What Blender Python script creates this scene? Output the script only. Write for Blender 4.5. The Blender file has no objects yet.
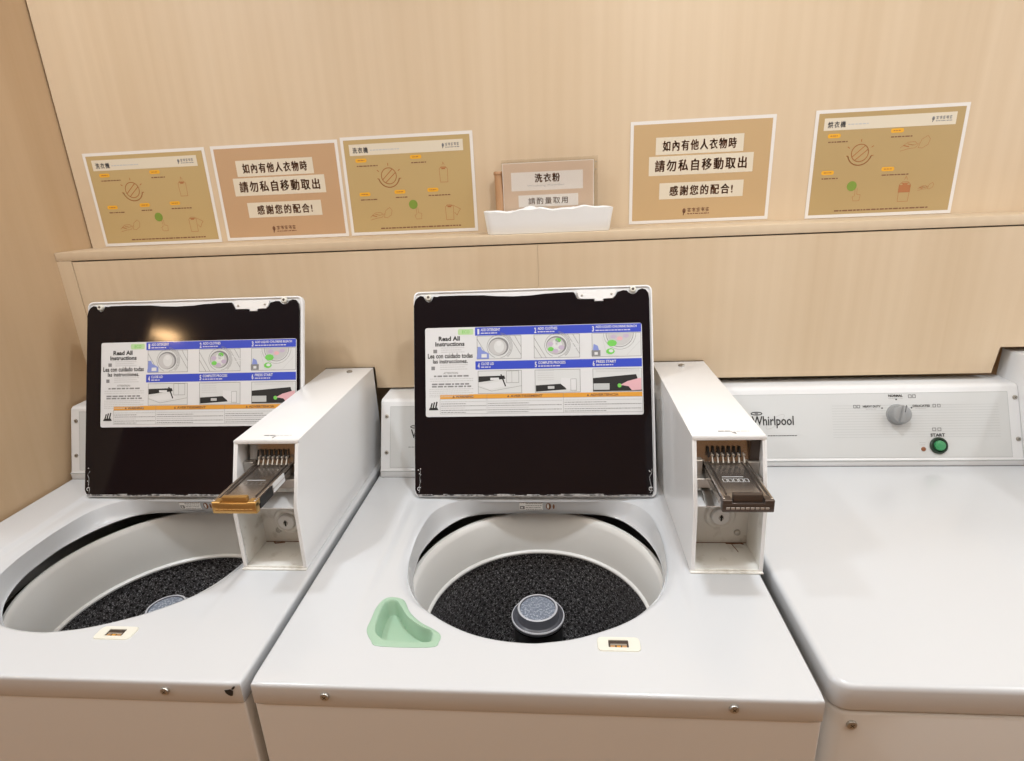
import bpy, bmesh, math, random
from mathutils import Vector, Matrix
from math import sin, cos, pi, sqrt, atan2, radians
random.seed(7)
SC = bpy.context.scene
COL = SC.collection

# ------------------------------------------------------------------ materials
def lin(c):
    return tuple(((v/255)/12.92 if v/255 <= .04045 else ((v/255+.055)/1.055)**2.4) for v in c)
def mat(name, rgb, rough=.5, metal=0., spec=.5, coat=0., trans=0., emit=None, alpha=1.):
    m = bpy.data.materials.new(name); m.use_nodes = True
    b = m.node_tree.nodes['Principled BSDF']
    b.inputs['Base Color'].default_value = (*rgb, 1)
    b.inputs['Roughness'].default_value = rough
    b.inputs['Metallic'].default_value = metal
    b.inputs['Specular IOR Level'].default_value = spec
    b.inputs['Coat Weight'].default_value = coat
    b.inputs['Coat Roughness'].default_value = .06
    b.inputs['Transmission Weight'].default_value = trans
    if emit:
        b.inputs['Emission Color'].default_value = (*emit[0], 1); b.inputs['Emission Strength'].default_value = emit[1]
    return m
def nd(m, t, **kw):
    n = m.node_tree.nodes.new(t)
    for k, v in kw.items(): setattr(n, k, v)
    return n
def lk(m, a, b): m.node_tree.links.new(a, b)
def bsdf(m): return m.node_tree.nodes['Principled BSDF']

def wood(name, c1, c2, scale=(9, 9, .55), rough=.42, seed=0.):
    m = mat(name, c1, rough, spec=.35)
    tc = nd(m, 'ShaderNodeTexCoord'); mp = nd(m, 'ShaderNodeMapping')
    mp.inputs['Scale'].default_value = scale; mp.inputs['Location'].default_value = (seed, seed*.7, seed*.3)
    lk(m, tc.outputs['Object'], mp.inputs['Vector'])
    n1 = nd(m, 'ShaderNodeTexNoise'); n1.inputs['Scale'].default_value = .55; n1.inputs['Detail'].default_value = 7; n1.inputs['Roughness'].default_value = .62; n1.inputs['Distortion'].default_value = 1.6
    lk(m, mp.outputs[0], n1.inputs['Vector'])
    mp2 = nd(m, 'ShaderNodeMapping'); mp2.inputs['Scale'].default_value = (scale[0]*14, scale[1]*14, scale[2]*4)
    lk(m, tc.outputs['Object'], mp2.inputs['Vector'])
    n2 = nd(m, 'ShaderNodeTexNoise'); n2.inputs['Scale'].default_value = 1.; n2.inputs['Detail'].default_value = 3
    lk(m, mp2.outputs[0], n2.inputs['Vector'])
    # broad board bands, each a slightly different tone
    mp3 = nd(m, 'ShaderNodeMapping'); mp3.inputs['Scale'].default_value = (2.6, 2.6, .1); mp3.inputs['Location'].default_value = (seed+4, 0, 0)
    lk(m, tc.outputs['Object'], mp3.inputs['Vector'])
    n3 = nd(m, 'ShaderNodeTexNoise'); n3.inputs['Scale'].default_value = 1.; n3.inputs['Detail'].default_value = 1
    lk(m, mp3.outputs[0], n3.inputs['Vector'])
    # cathedral grain lines
    wv = nd(m, 'ShaderNodeTexWave', wave_type='BANDS', bands_direction='X'); wv.inputs['Scale'].default_value = 2.2
    wv.inputs['Distortion'].default_value = 5.; wv.inputs['Detail'].default_value = 2; wv.inputs['Detail Scale'].default_value = .6
    mp4 = nd(m, 'ShaderNodeMapping'); mp4.inputs['Scale'].default_value = (5, 5, .35); mp4.inputs['Location'].default_value = (seed, 0, seed)
    lk(m, tc.outputs['Object'], mp4.inputs['Vector']); lk(m, mp4.outputs[0], wv.inputs['Vector'])
    def mix(a, w1, b, w2):
        x = nd(m, 'ShaderNodeMath', operation='MULTIPLY'); lk(m, a, x.inputs[0]); x.inputs[1].default_value = w1
        y = nd(m, 'ShaderNodeMath', operation='MULTIPLY_ADD'); lk(m, b, y.inputs[0]); y.inputs[1].default_value = w2; lk(m, x.outputs[0], y.inputs[2])
        return y.outputs[0]
    v = mix(n1.outputs['Fac'], .48, n2.outputs['Fac'], .07)
    v = mix(v, 1., n3.outputs['Fac'], .45)
    v = mix(v, 1., wv.outputs['Fac'], .045)
    cr = nd(m, 'ShaderNodeValToRGB'); cr.color_ramp.elements[0].position = .34; cr.color_ramp.elements[1].position = .68
    cr.color_ramp.elements[0].color = (*c2, 1); cr.color_ramp.elements[1].color = (*c1, 1)
    lk(m, v, cr.inputs[0]); lk(m, cr.outputs[0], bsdf(m).inputs['Base Color'])
    return m

def speck(name, base, light, amount=.5, scale=900., rough=.35, holes=False):
    """speckled porcelain; holes = punched rows taken from the UV map"""
    m = mat(name, base, rough, spec=.5)
    tc = nd(m, 'ShaderNodeTexCoord')
    v = nd(m, 'ShaderNodeTexNoise'); v.inputs['Scale'].default_value = scale*.28; v.inputs['Detail'].default_value = 3
    lk(m, tc.outputs['Object'], v.inputs['Vector'])
    cr = nd(m, 'ShaderNodeValToRGB'); cr.color_ramp.elements[0].position = 1-amount-.02; cr.color_ramp.elements[1].position = min(1, 1-amount+.16)
    cr.color_ramp.elements[0].color = (*base, 1); cr.color_ramp.elements[1].color = (*light, 1)
    lk(m, v.outputs['Fac'], cr.inputs[0]); out = cr.outputs[0]
    if holes:
        uv = nd(m, 'ShaderNodeUVMap'); sep = nd(m, 'ShaderNodeSeparateXYZ'); lk(m, uv.outputs[0], sep.inputs[0])
        def M(op, a, b=None, c=None):
            n = nd(m, 'ShaderNodeMath', operation=op)
            for i, x in enumerate((a, b, c)):
                if x is None: continue
                if isinstance(x, (int, float)): n.inputs[i].default_value = x
                else: lk(m, x, n.inputs[i])
            return n.outputs[0]
        ps = .0165; pt = .0125
        row = M('FLOOR', M('DIVIDE', sep.outputs[1], pt))
        off = M('MULTIPLY', M('MODULO', row, 2.), .5)
        a = M('SUBTRACT', M('FRACT', M('ADD', M('DIVIDE', sep.outputs[0], ps), off)), .5)
        b = M('SUBTRACT', M('FRACT', M('DIVIDE', sep.outputs[1], pt)), .5)
        d = M('SQRT', M('ADD', M('POWER', M('MULTIPLY', a, ps), 2.), M('POWER', M('MULTIPLY', b, pt), 2.)))
        h = M('LESS_THAN', d, .0026)
        mx = nd(m, 'ShaderNodeMix', data_type='RGBA'); lk(m, h, mx.inputs[0]); lk(m, out, mx.inputs[6]); mx.inputs[7].default_value = (.002, .002, .002, 1)
        out = mx.outputs[2]
    lk(m, out, bsdf(m).inputs['Base Color'])
    bp = nd(m, 'ShaderNodeBump'); bp.inputs['Strength'].default_value = .35; bp.inputs['Distance'].default_value = .0006
    lk(m, v.outputs['Fac'], bp.inputs['Height']); lk(m, bp.outputs[0], bsdf(m).inputs['Normal'])
    return m

def grime(name, base, dirt, scale=30, lo=.55, hi=.8, rough=.4):
    m = mat(name, base, rough)
    tc = nd(m, 'ShaderNodeTexCoord'); n = nd(m, 'ShaderNodeTexNoise'); n.inputs['Scale'].default_value = scale; n.inputs['Detail'].default_value = 6
    lk(m, tc.outputs['Object'], n.inputs['Vector'])
    cr = nd(m, 'ShaderNodeValToRGB'); cr.color_ramp.elements[0].position = lo; cr.color_ramp.elements[1].position = hi
    cr.color_ramp.elements[0].color = (*base, 1); cr.color_ramp.elements[1].color = (*dirt, 1)
    lk(m, n.outputs['Fac'], cr.inputs[0]); lk(m, cr.outputs[0], bsdf(m).inputs['Base Color'])
    return m

M = {}
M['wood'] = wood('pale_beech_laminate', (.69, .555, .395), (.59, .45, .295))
M['wood_shaded'] = wood('pale_beech_laminate_shaded', (.63, .465, .30), (.53, .37, .22), seed=3.)  # same laminate as the back wall, its shade put into the colour
M['wood_top'] = wood('pale_beech_edge', (.68, .555, .40), (.59, .46, .315), scale=(.6, 9, 9), seed=5.)
M['void'] = mat('gap_shade', (.02, .014, .01), .9)  # near-black colour stands in for the dark inside gaps
M['enamel'] = mat('white_enamel', (.61, .63, .655), .22, spec=.5, coat=.3)  # tops toned down in the colour to offset strong overhead light
M['enamel_cab'] = mat('white_cabinet_enamel', (.70, .68, .65), .35)
M['plastic'] = mat('white_console_plastic', (.78, .79, .80), .4)
M['plate'] = mat('grey_white_fascia', (.64, .655, .655), .38)
M['plate_line'] = mat('fascia_line_grey', (.50, .52, .52), .4)
M['ring'] = mat('tub_ring_plastic', (.82, .82, .80), .35)
M['ringedge'] = mat('tub_ring_pale_edge', (.80, .80, .79), .3)
M['basket'] = speck('speckled_black_porcelain', (.055, .053, .057), (.62, .62, .65), .45, 1300, .3, True)
M['tubdark'] = mat('outer_tub_gap_shade', (.05, .043, .03), .6)  # kept dark: shade of the gap under the rim put into the colour
M['agi'] = speck('agitator_grey_blue', (.17, .20, .26), (.45, .50, .58), .5, 1200, .35)
M['agi_dark'] = mat('agitator_charcoal', (.085, .09, .11), .3)
M['agi_black'] = mat('agitator_black', (.012, .012, .013), .35)
M['agi_edge'] = mat('agitator_pale_edge', (.55, .57, .62), .3)
M['lidblack'] = mat('lid_gloss_black', (.007, .005, .007), .09, spec=.3)
M['lidscuff'] = grime('lid_edge_scuffed_grey', (.10, .10, .10), (.42, .42, .42), 130, .42, .6, .5)
M['black'] = mat('black_ink', (.012, .012, .012), .6)
M['dark'] = mat('dark_plastic', (.03, .03, .03), .4)
M['grey'] = mat('grey_ink', (.22, .22, .225), .6)
M['lgrey'] = mat('light_grey_ink', (.52, .52, .52), .6)
M['paper'] = mat('label_white', (.70, .71, .72), .3, coat=.3)
M['blue'] = mat('label_blue', (.035, .07, .52), .35, coat=.3)
M['orange'] = mat('label_orange', (.72, .34, .05), .35, coat=.3)
M['labgreen'] = mat('label_green', (.17, .58, .10), .4)
M['labpalegreen'] = mat('label_pale_green', (.46, .66, .35), .4)
M['labblue'] = mat('label_soft_blue', (.22, .28, .62), .4)
M['lilac'] = mat('label_lilac', (.50, .42, .55), .4)
M['skin'] = mat('label_pink', (.72, .42, .46), .4)
M['brownink'] = mat('brown_ink', (.20, .09, .045), .6)
M['redbrown'] = mat('rust_line_ink', (.40, .155, .05), .6)
M['tanA'] = mat('poster_ochre', (.50, .365, .17), .3, coat=.25)
M['tanB'] = mat('poster_tan', (.53, .345, .20), .3, coat=.25)
M['tanC'] = mat('poster_ochre_deep', (.46, .33, .155), .3, coat=.25)
M['tanD'] = mat('poster_sand', (.54, .375, .20), .3, coat=.25)
M['cardtan'] = mat('card_tan', (.72, .56, .43), .3)
M['laminate'] = mat('poster_white_border', (.78, .75, .71), .25, coat=.4)
M['cream'] = mat('poster_cream_strip', (.70, .63, .50), .35)
M['cardwhite'] = mat('card_pale_strip', (.86, .82, .78), .35)
M['amber'] = mat('poster_amber', (.78, .40, .03), .4)
M['leaf'] = mat('poster_green_dot', (.20, .30, .05), .4)
M['mint'] = mat('mint_green_plastic', (.36, .53, .40), .35)
M['mint_in'] = mat('mint_green_plastic_well', (.36, .53, .40), .35)
M['creamp'] = mat('cream_plastic', (.74, .73, .65), .4)
M['brass'] = mat('brass_contact', (.70, .42, .2), .35, metal=.6)
M['steel'] = mat('zinc_screw', (.42, .40, .36), .32, metal=.85)
M['chrome'] = mat('coin_slide_steel', (.42, .38, .345), .24, metal=.9)
M['chrome2'] = mat('worn_steel', (.50, .48, .45), .35, metal=.85)
M['bronze'] = mat('coin_slide_dark_bronze', (.10, .08, .07), .3, metal=.6)
M['gold'] = mat('coin_slide_amber', (.55, .34, .12), .28, metal=.8)
M['boxwhite'] = mat('coin_box_white', (.80, .805, .81), .3, coat=.2)
M['boxin'] = grime('coin_box_grimy_white', (.78, .77, .73), (.45, .41, .34), 45, .56, .85, .45)
M['knob'] = mat('knob_grey', (.30, .31, .315), .4)
M['knob_d'] = mat('knob_dark_line', (.04, .04, .04), .4)
M['startg'] = mat('start_button_green', (.05, .30, .12), .3, coat=.4)
M['bezel'] = mat('start_button_bezel', (.015, .035, .02), .3)
M['led'] = mat('indicator_brown', (.28, .11, .05), .4)
M['powder'] = grime('washing_powder', (.80, .80, .80), (.62, .66, .64), 60, .6, .8, .9)
M['traywhite'] = mat('white_tray', (.80, .80, .79), .5)
def clear(name):
    m = mat(name, (.95, .93, .9), .05); nt = m.node_tree; b = bsdf(m); out = nt.nodes['Material Output']
    t = nd(m, 'ShaderNodeBsdfTransparent'); g = nd(m, 'ShaderNodeBsdfGlossy'); g.inputs['Roughness'].default_value = .05
    t.inputs[0].default_value = (.97, .965, .955, 1); fr = nd(m, 'ShaderNodeFresnel'); fr.inputs[0].default_value = 1.45
    x = nd(m, 'ShaderNodeMixShader'); lk(m, fr.outputs[0], x.inputs[0]); lk(m, t.outputs[0], x.inputs[1]); lk(m, g.outputs[0], x.inputs[2]); lk(m, x.outputs[0], out.inputs['Surface'])
    fr.inputs[0].default_value = 1.12; nt.nodes.remove(b); return m
M['acrylic'] = clear('clear_acrylic')
M['stick'] = mat('brown_wood_stick', (.42, .23, .11), .5)
M['floor'] = wood('floor_oak', (.44, .25, .12), (.33, .18, .08), scale=(9, .55, 9))
M['room'] = mat('room_warm_wall', (.50, .33, .19), .7)
M['ceil'] = mat('ceiling_paint', (.72, .70, .66), .8)

# ------------------------------------------------------------------ mesh builder
class MB:
    def __init__(s): s.v = []; s.f = []; s.m = []; s.mats = []; s.uv = {}
    def mi(s, m):
        if m not in s.mats: s.mats.append(m)
        return s.mats.index(m)
    def add(s, vs, fs, m, T=None):
        o = len(s.v); k = s.mi(m)
        for p in vs:
            p = Vector(p)
            s.v.append(T @ p if T else p)
        for f in fs: s.f.append([i+o for i in f]); s.m.append(k)
    def box(s, x0, x1, y0, y1, z0, z1, m, r=0., seg=2, T=None):
        if r <= 0:
            vs = [(x, y, z) for z in (z0, z1) for y in (y0, y1) for x in (x0, x1)]
            s.add(vs, [(0, 2, 3, 1), (4, 5, 7, 6), (0, 1, 5, 4), (2, 6, 7, 3), (0, 4, 6, 2), (1, 3, 7, 5)], m, T); return s
        b = bmesh.new(); bmesh.ops.create_cube(b, size=1)
        for v in b.verts: v.co = Vector(((x0+x1)/2+v.co.x*(x1-x0), (y0+y1)/2+v.co.y*(y1-y0), (z0+z1)/2+v.co.z*(z1-z0)))
        bmesh.ops.bevel(b, geom=b.edges[:], offset=r, segments=seg, affect='EDGES', profile=.5)
        s.bm(b, m, T); return s
    def bm(s, b, m, T=None):
        b.verts.index_update()
        s.add([v.co.copy() for v in b.verts], [[v.index for v in f.verts] for f in b.faces], m, T); b.free()
    def prism(s, poly, axis, a0, a1, m, r=0., seg=2, T=None):
        """poly: 2D points; axis 'x': (y,z), 'y': (x,z), 'z': (x,y)"""
        def P(p, a): return {'x': (a, p[0], p[1]), 'y': (p[0], a, p[1]), 'z': (p[0], p[1], a)}[axis]
        b = bmesh.new(); A = [b.verts.new(P(p, a0)) for p in poly]; B = [b.verts.new(P(p, a1)) for p in poly]; n = len(poly)
        b.faces.new(A); b.faces.new(B[::-1])
        for i in range(n): b.faces.new((A[i], B[i], B[(i+1) % n], A[(i+1) % n]))
        bmesh.ops.recalc_face_normals(b, faces=b.faces)
        if r > 0: bmesh.ops.bevel(b, geom=b.edges[:], offset=r, segments=seg, affect='EDGES', profile=.5)
        s.bm(b, m, T); return s
    def lathe(s, prof, c, m, n=48, T=None, mlist=None):
        """prof: (r,z) list around a vertical axis at c"""
        for j in range(len(prof)-1):
            (r0, z0), (r1, z1) = prof[j], prof[j+1]
            vs = []; 
            for i in range(n):
                a = 2*pi*i/n; vs += [(c[0]+r0*cos(a), c[1]+r0*sin(a), c[2]+z0), (c[0]+r1*cos(a), c[1]+r1*sin(a), c[2]+z1)]
            fs = [(2*i, (2*i+2) % (2*n), (2*i+3) % (2*n), 2*i+1) for i in range(n)]
            s.add(vs, fs, mlist[j] if mlist else m, T)
        return s
    def tube(s, pts, r, m, n=8, T=None):
        pts = [Vector(p) for p in pts]; rr = r if isinstance(r, (list, tuple)) else [r]*len(pts); vs = []
        for i, p in enumerate(pts):
            t = (pts[min(i+1, len(pts)-1)]-pts[max(i-1, 0)]).normalized()
            a = t.orthogonal().normalized() if i == 0 else (a-t*a.dot(t)).normalized()
            bb = t.cross(a)
            vs += [p+(a*cos(2*pi*k/n)+bb*sin(2*pi*k/n))*rr[i] for k in range(n)]
        fs = [(i*n+k, i*n+(k+1) % n, (i+1)*n+(k+1) % n, (i+1)*n+k) for i in range(len(pts)-1) for k in range(n)]
        fs += [tuple(range(n))[::-1], tuple((len(pts)-1)*n+k for k in range(n))]
        s.add(vs, fs, m, T); return s
    def disc(s, c, ax, r, h, m, n=24, bev=.3, T=None):
        """short bevelled cylinder from c along unit vector ax with height h"""
        ax = Vector(ax).normalized(); a = ax.orthogonal().normalized(); b2 = ax.cross(a); c = Vector(c); k = min(r, abs(h))*bev
        rings = [(r, 0), (r, h-k), (r-k*.3, h-k*.3), (r-k, h)]
        vs = [c+ax*z+(a*cos(2*pi*i/n)+b2*sin(2*pi*i/n))*q for q, z in rings for i in range(n)]
        fs = [(j*n+i, j*n+(i+1) % n, (j+1)*n+(i+1) % n, (j+1)*n+i) for j in range(3) for i in range(n)]
        fs += [tuple(3*n+i for i in range(n)), tuple(range(n))[::-1]]
        s.add(vs, fs, m, T); return s
    def build(s, name, parent=None, smooth=35, loc=None, uvf=None):
        me = bpy.data.meshes.new(name)
        root = parent
        L = Vector((0, 0, 0))
        while root is not None: L = L+root.location; root = root.parent
        if parent is None and loc is not None: L = Vector(loc)
        me.from_pydata([v-L for v in s.v], [], s.f)
        for m in s.mats: me.materials.append(m)
        me.polygons.foreach_set('material_index', s.m)
        if smooth:
            me.polygons.foreach_set('use_smooth', [True]*len(me.polygons))
            b = bmesh.new(); b.from_mesh(me); bmesh.ops.remove_doubles(b, verts=b.verts, dist=1e-6); b.to_mesh(me); b.free()
            me.set_sharp_from_angle(angle=radians(smooth))
        if uvf:
            l = me.uv_layers.new(name='UVMap')
            for p in me.polygons:
                for li in p.loop_indices:
                    l.data[li].uv = uvf(me.vertices[me.loops[li].vertex_index].co+L, p.center+L)
        me.update()
        o = bpy.data.objects.new(name, me); COL.objects.link(o)
        if parent is not None: o.parent = parent
        elif loc is not None: o.location = loc
        return o
def empty(name, loc, label, cat, group=None):
    o = bpy.data.objects.new(name, None); COL.objects.link(o); o.location = loc; o.empty_display_size = .1
    o['label'] = label; o['category'] = cat
    if group: o['group'] = group
    return o
def tag(o, label=None, cat=None, group=None, kind=None):
    if label: o['label'] = label
    if cat: o['category'] = cat
    if group: o['group'] = group
    if kind: o['kind'] = kind
    return o

# ------------------------------------------------------------------ lettering
_tc = {}
def glyphs(txt, bold=0., sp=1.):
    k = (txt, bold, sp)
    if k in _tc: return _tc[k]
    cu = bpy.data.curves.new('t', 'FONT'); cu.body = txt; cu.size = 1.; cu.offset = bold; cu.space_character = sp; cu.resolution_u = 2
    ob = bpy.data.objects.new('t', cu); COL.objects.link(ob)
    dg = bpy.context.evaluated_depsgraph_get(); me = bpy.data.meshes.new_from_object(ob.evaluated_get(dg))
    vs = [(v.co.x, v.co.y) for v in me.vertices]; fs = [tuple(p.vertices) for p in me.polygons]
    bpy.data.objects.remove(ob); bpy.data.curves.remove(cu); bpy.data.meshes.remove(me)
    _tc[k] = (vs, fs); return _tc[k]

class Print:
    """flat printing on a plane: u right, v up (metres) from origin O"""
    def __init__(s, mb, O, U, V, lift=.00012):
        s.mb = mb; s.O = Vector(O); s.U = Vector(U).normalized(); s.V = Vector(V).normalized(); s.N = s.U.cross(s.V); s.l = lift
    def P(s, u, v, k): return s.O+s.U*u+s.V*v+s.N*(s.l*k)
    def poly(s, pts, m, k=1): s.mb.add([s.P(u, v, k) for u, v in pts], [tuple(range(len(pts)))], m)
    def rect(s, u0, v0, u1, v1, m, k=1): s.poly([(u0, v0), (u1, v0), (u1, v1), (u0, v1)], m, k)
    def rrect(s, u0, v0, u1, v1, r, m, k=1):
        pts = []
        for cx, cy, a in ((u1-r, v0+r, -90), (u1-r, v1-r, 0), (u0+r, v1-r, 90), (u0+r, v0+r, 180)):
            pts += [(cx+r*cos(radians(a+t)), cy+r*sin(radians(a+t))) for t in (0, 30, 60, 90)]
        s.poly(pts, m, k)
    def disc(s, u, v, r, m, k=1, n=20, ry=None): s.poly([(u+r*cos(2*pi*i/n), v+(ry or r)*sin(2*pi*i/n)) for i in range(n)], m, k)
    def stroke(s, pts, w, m, k=2, close=False):
        if close: pts = list(pts)+[pts[0]]
        for (a, b), (c, d) in zip(pts[:-1], pts[1:]):
            L = math.hypot(c-a, d-b)
            if L < 1e-7: continue
            nx, ny = -(d-b)/L*w/2, (c-a)/L*w/2; ex, ey = (c-a)/L*w*.3, (d-b)/L*w*.3
            s.poly([(a-ex+nx*-1, b-ey-ny), (c+ex-nx, d+ey-ny), (c+ex+nx, d+ey+ny), (a-ex+nx, b-ey+ny)], m, k)
    def arc(s, u, v, r, a0, a1, w, m, k=2, n=20, ry=None):
        s.stroke([(u+r*cos(radians(a0+(a1-a0)*i/n)), v+(ry or r)*sin(radians(a0+(a1-a0)*i/n))) for i in range(n+1)], w, m, k)
    def box(s, u0, v0, u1, v1, w, m, k=2): s.stroke([(u0, v0), (u1, v0), (u1, v1), (u0, v1)], w, m, k, True)
    def text(s, txt, u0, v0, u1, v1, m, k=3, bold=0., fit=True):
        cjk = ord(txt[0]) > 1000
        if cjk and bold and k < 90:
            d = (v1-v0)*bold*1.6
            for q, e in ((-d, 0), (d, 0), (0, d*.7), (0, -d*.7)): s.text(txt, u0+q, v0+e, u1+q, v1+e, m, 100+k)
            return
        if k >= 90: k -= 100
        vs, fs = glyphs(txt, 0. if cjk else bold, 1.28 if cjk else 1.)
        if not vs: return
        a0 = min(p[0] for p in vs); a1 = max(p[0] for p in vs); b0 = min(p[1] for p in vs); b1 = max(p[1] for p in vs)
        sx = (u1-u0)/(a1-a0); sy = (v1-v0)/(b1-b0)
        s.mb.add([s.P(u0+(x-a0)*sx, v0+(y-b0)*sy, k) for x, y in vs], fs, m)
    def dashes(s, u0, u1, v, h, m, k=3, seed=0):
        """a line of lettering too small to read, as short strokes"""
        rnd = random.Random(seed); x = u0
        while x < u1-h:
            w = min(rnd.uniform(1.2, 4.)*h, u1-x); s.rect(x, v-h/2, x+w, v+h/2, m, k); x += w+h*.7

# ------------------------------------------------------------------ setting
YB, YF = .772, .665           # back wall, front of the boxed ledge
XL = -.71
def struct(name, mb, smooth=0): return tag(mb.build(name, smooth=smooth), kind='structure')
struct('floor', MB().box(-3.2, 2.8, -2.6, .80, -.05, 0, M['floor']))
struct('ceiling', MB().box(-3.2, 2.8, -2.6, .80, 2.5, 2.55, M['ceil']))
struct('wall_back', MB().box(XL+.0035, 2.8, YB, YB+.018, 0, 2.5, M['wood']).box(-3.2, 2.8, YB+.018, YB+.04, 0, 2.5, M['void']))
struct('wall_left', MB().box(XL-.04, XL, .28, YB+.018, 0, 2.5, M['wood_shaded'], .001, 1))
struct('wall_right', MB().box(2.8, 2.85, -2.6, .80, 0, 2.5, M['room']))
struct('wall_front', MB().box(-3.2, 2.8, -2.65, -2.6, 0, 2.5, M['room']))
struct('wall_far_left', MB().box(-3.25, -3.2, -2.65, .80, 0, 2.5, M['room']))

# boxed ledge
L = empty('boxed_ledge', (.95, YF, 1.08), 'pale wood boxed ledge running along the back wall above the machines', 'ledge')
MB().box(XL+.0005, 2.799, YF, YB-.0005, 1.3835, 1.402, M['wood_top'], .0012, 2).build('top_board', L)
MB().box(XL, -.6755, YF+.0005, YF+.02, 1.078, 1.3832, M['wood'], .0005, 1).build('side_stile', L)
def panel(poly): return MB().prism(poly, 'y', YF+.001, YF+.019, M['wood'])
zp = 1.078
panel([(-.674, 1.3808), (.3468, 1.3808), (.3468, zp), (-.024, zp), (-.024, 1.1268), (-.139, 1.1268), (-.139, zp), (-.674, zp)]).build('front_panel', L)
zq = 1.0880
panel([(.3472, 1.3808), (2.8, 1.3808), (2.8, zq), (1.41, zq), (1.41, 1.143), (1.278, 1.143), (1.2715, zq), (.6925, zq), (.6915, 1.1275), (.576, 1.1275), (.576, zp), (.3472, zp)]).build('front_panel', L)
MB().box(XL, 2.8, YF+.03, YF+.034, 1.15, 1.3835, M['void']).build('dark_backing', L)  # sheet behind the panels, coloured as the shade of the space there

# ------------------------------------------------------------------ posters
def poster_base(mb, O, w, h, tan):
    p = Print(mb, O, (1, 0, 0), (0, 0, 1))
    x, y, z = O
    mb.box(x, x+w, y, y+.0007, z, z+h, M['laminate'])
    b = .0065
    p.rect(b, b, w-b, h-b, tan, 1)
    return p
def logo(p, u, v, w, h, m):
    p.disc(u+h*.28, v+h*.58, h*.24, m, 3, 10, h*.36); p.stroke([(u+h*.3, v+h*.5), (u+h*.2, v)], h*.14, m, 3)
    rnd = random.Random(5); n = 5; x0 = u+h*.75; cw = (w-h*.75)/n
    for i in range(n):
        x = x0+cw*i; y = v+h*.42; s_ = h*.52
        p.stroke([(x, y+s_*.8), (x+cw*.75, y+s_*.86)], h*.09, m, 3)
        p.stroke([(x+cw*.38, y+s_), (x+cw*.34, y)], h*.09, m, 3)
        p.stroke([(x+cw*.05, y+s_*.4), (x+cw*.72, y+s_*.42)], h*.08, m, 3)
        if i % 2 == 0: p.stroke([(x+cw*.1, y), (x+cw*.7, y+s_*.1)], h*.08, m, 3)
        else: p.stroke([(x+cw*.6, y+s_*.7), (x+cw*.7, y)], h*.08, m, 3)
    p.dashes(x0, u+w, v+h*.14, h*.13, m, 3, 9)
def dial(p, u, v, r, m):
    w = r*.1
    p.arc(u, v, r, 0, 360, w, m, 2, 28)
    p.stroke([(u-r*.86, v-r*.42), (u+r*.5, v+r*.8)], w, m); p.stroke([(u-r*.5, v-r*.82), (u+r*.88, v+r*.36)], w, m)
    p.arc(u, v, r*1.42, 195, 345, w*1.2, m, 2, 20)
    p.stroke([(u-r*1.55, v-r*.3), (u-r*1.36, v-r*.32), (u-r*1.3, v-r*.55)], w, m); p.stroke([(u+r*1.6, v-r*.35), (u+r*1.36, v-r*.36), (u+r*1.28, v-r*.55)], w, m)
    p.stroke([(u, v+r*1.3), (u, v+r*1.55)], w, m); p.stroke([(u-r*1.3, v+r*.6), (u-r*1.5, v+r*.75)], w, m); p.stroke([(u+r*1.3, v+r*.6), (u+r*1.5, v+r*.75)], w, m)
def hand(p, u, v, s, m, flip=1):
    w = .0007
    p.stroke([(u-s, v-s*.25), (u-s*.5, v+s*.12), (u, v+s*.15), (u+s*.2, v), (u, v-s*.1), (u-s*.3, v-s*.05)], w, m)
    p.stroke([(u-s, v-s*.5), (u-s*.4, v-s*.35), (u+s*.1, v-s*.3), (u+s*.35, v+s*.05)], w, m)
    p.stroke([(u+s*.3, v-s*.3), (u+s*.5, v+s*.3), (u+s*.9, v+s*.55), (u+s*1.1, v+s*.3), (u+s, v-s*.1), (u+s*.6, v-s*.35)], w, m, 2, True)
    p.stroke([(u-s*.8, v-s*.1), (u-s*.4, v-s*.2)], w*2.6, m); p.stroke([(u-s*.5, v-s*.0), (u-s*.1, v-s*.1)], w*1.6, m)
def finger(p, u, v, s, m):
    p.stroke([(u-s*.2, v+s), (u-s*.15, v-s*.1), (u-s*.5, v-s*.3), (u-s*.3, v-s*.9), (u+s*.6, v-s*.9), (u+s*.7, v), (u+s*.15, v+s*.1), (u+s*.1, v+s)], .0007, m)
def bottle(p, u, v, s, m, pour=False):
    w = .0008
    p.stroke([(u-s*.45, v-s), (u-s*.5, v+s*.5), (u-s*.25, v+s*.75), (u+s*.25, v+s*.75), (u+s*.5, v+s*.5), (u+s*.45, v-s)], w, m, 2, True)
    p.stroke([(u-s*.3, v+s*.62), (u+s*.3, v+s*.62)], w*2, m); p.rect(u-s*.22, v+s*.45, u+s*.22, v+s*.58, m, 2)
    if pour: p.stroke([(u+s*.4, v+s*.7), (u+s*1., v+s*.4), (u+s*1.35, v+s*.2), (u+s*1.1, v-s*.1), (u+s*.9, v-s*.5), (u+s*.6, v-s*.2)], w, m)
    else: p.stroke([(u-s*.1, v+s*.95), (u, v+s*1.25), (u+s*.15, v+s*.95)], w, m)
def header(p, w, h, title, sub):
    p.rect(w*.062, h*(1-.185), w*.925, h*(1-.075), M['cream'], 2)
    p.text(title, w*.088, h*(1-.162), w*.205, h*(1-.106), M['grey'], 3, .02)
    p.dashes(w*.222, w*sub, h*(1-.138), .0022, M['lgrey'], 3, 3)
    logo(p, w*.765, h*(1-.155), w*.135, h*.052, M['grey'])
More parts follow.
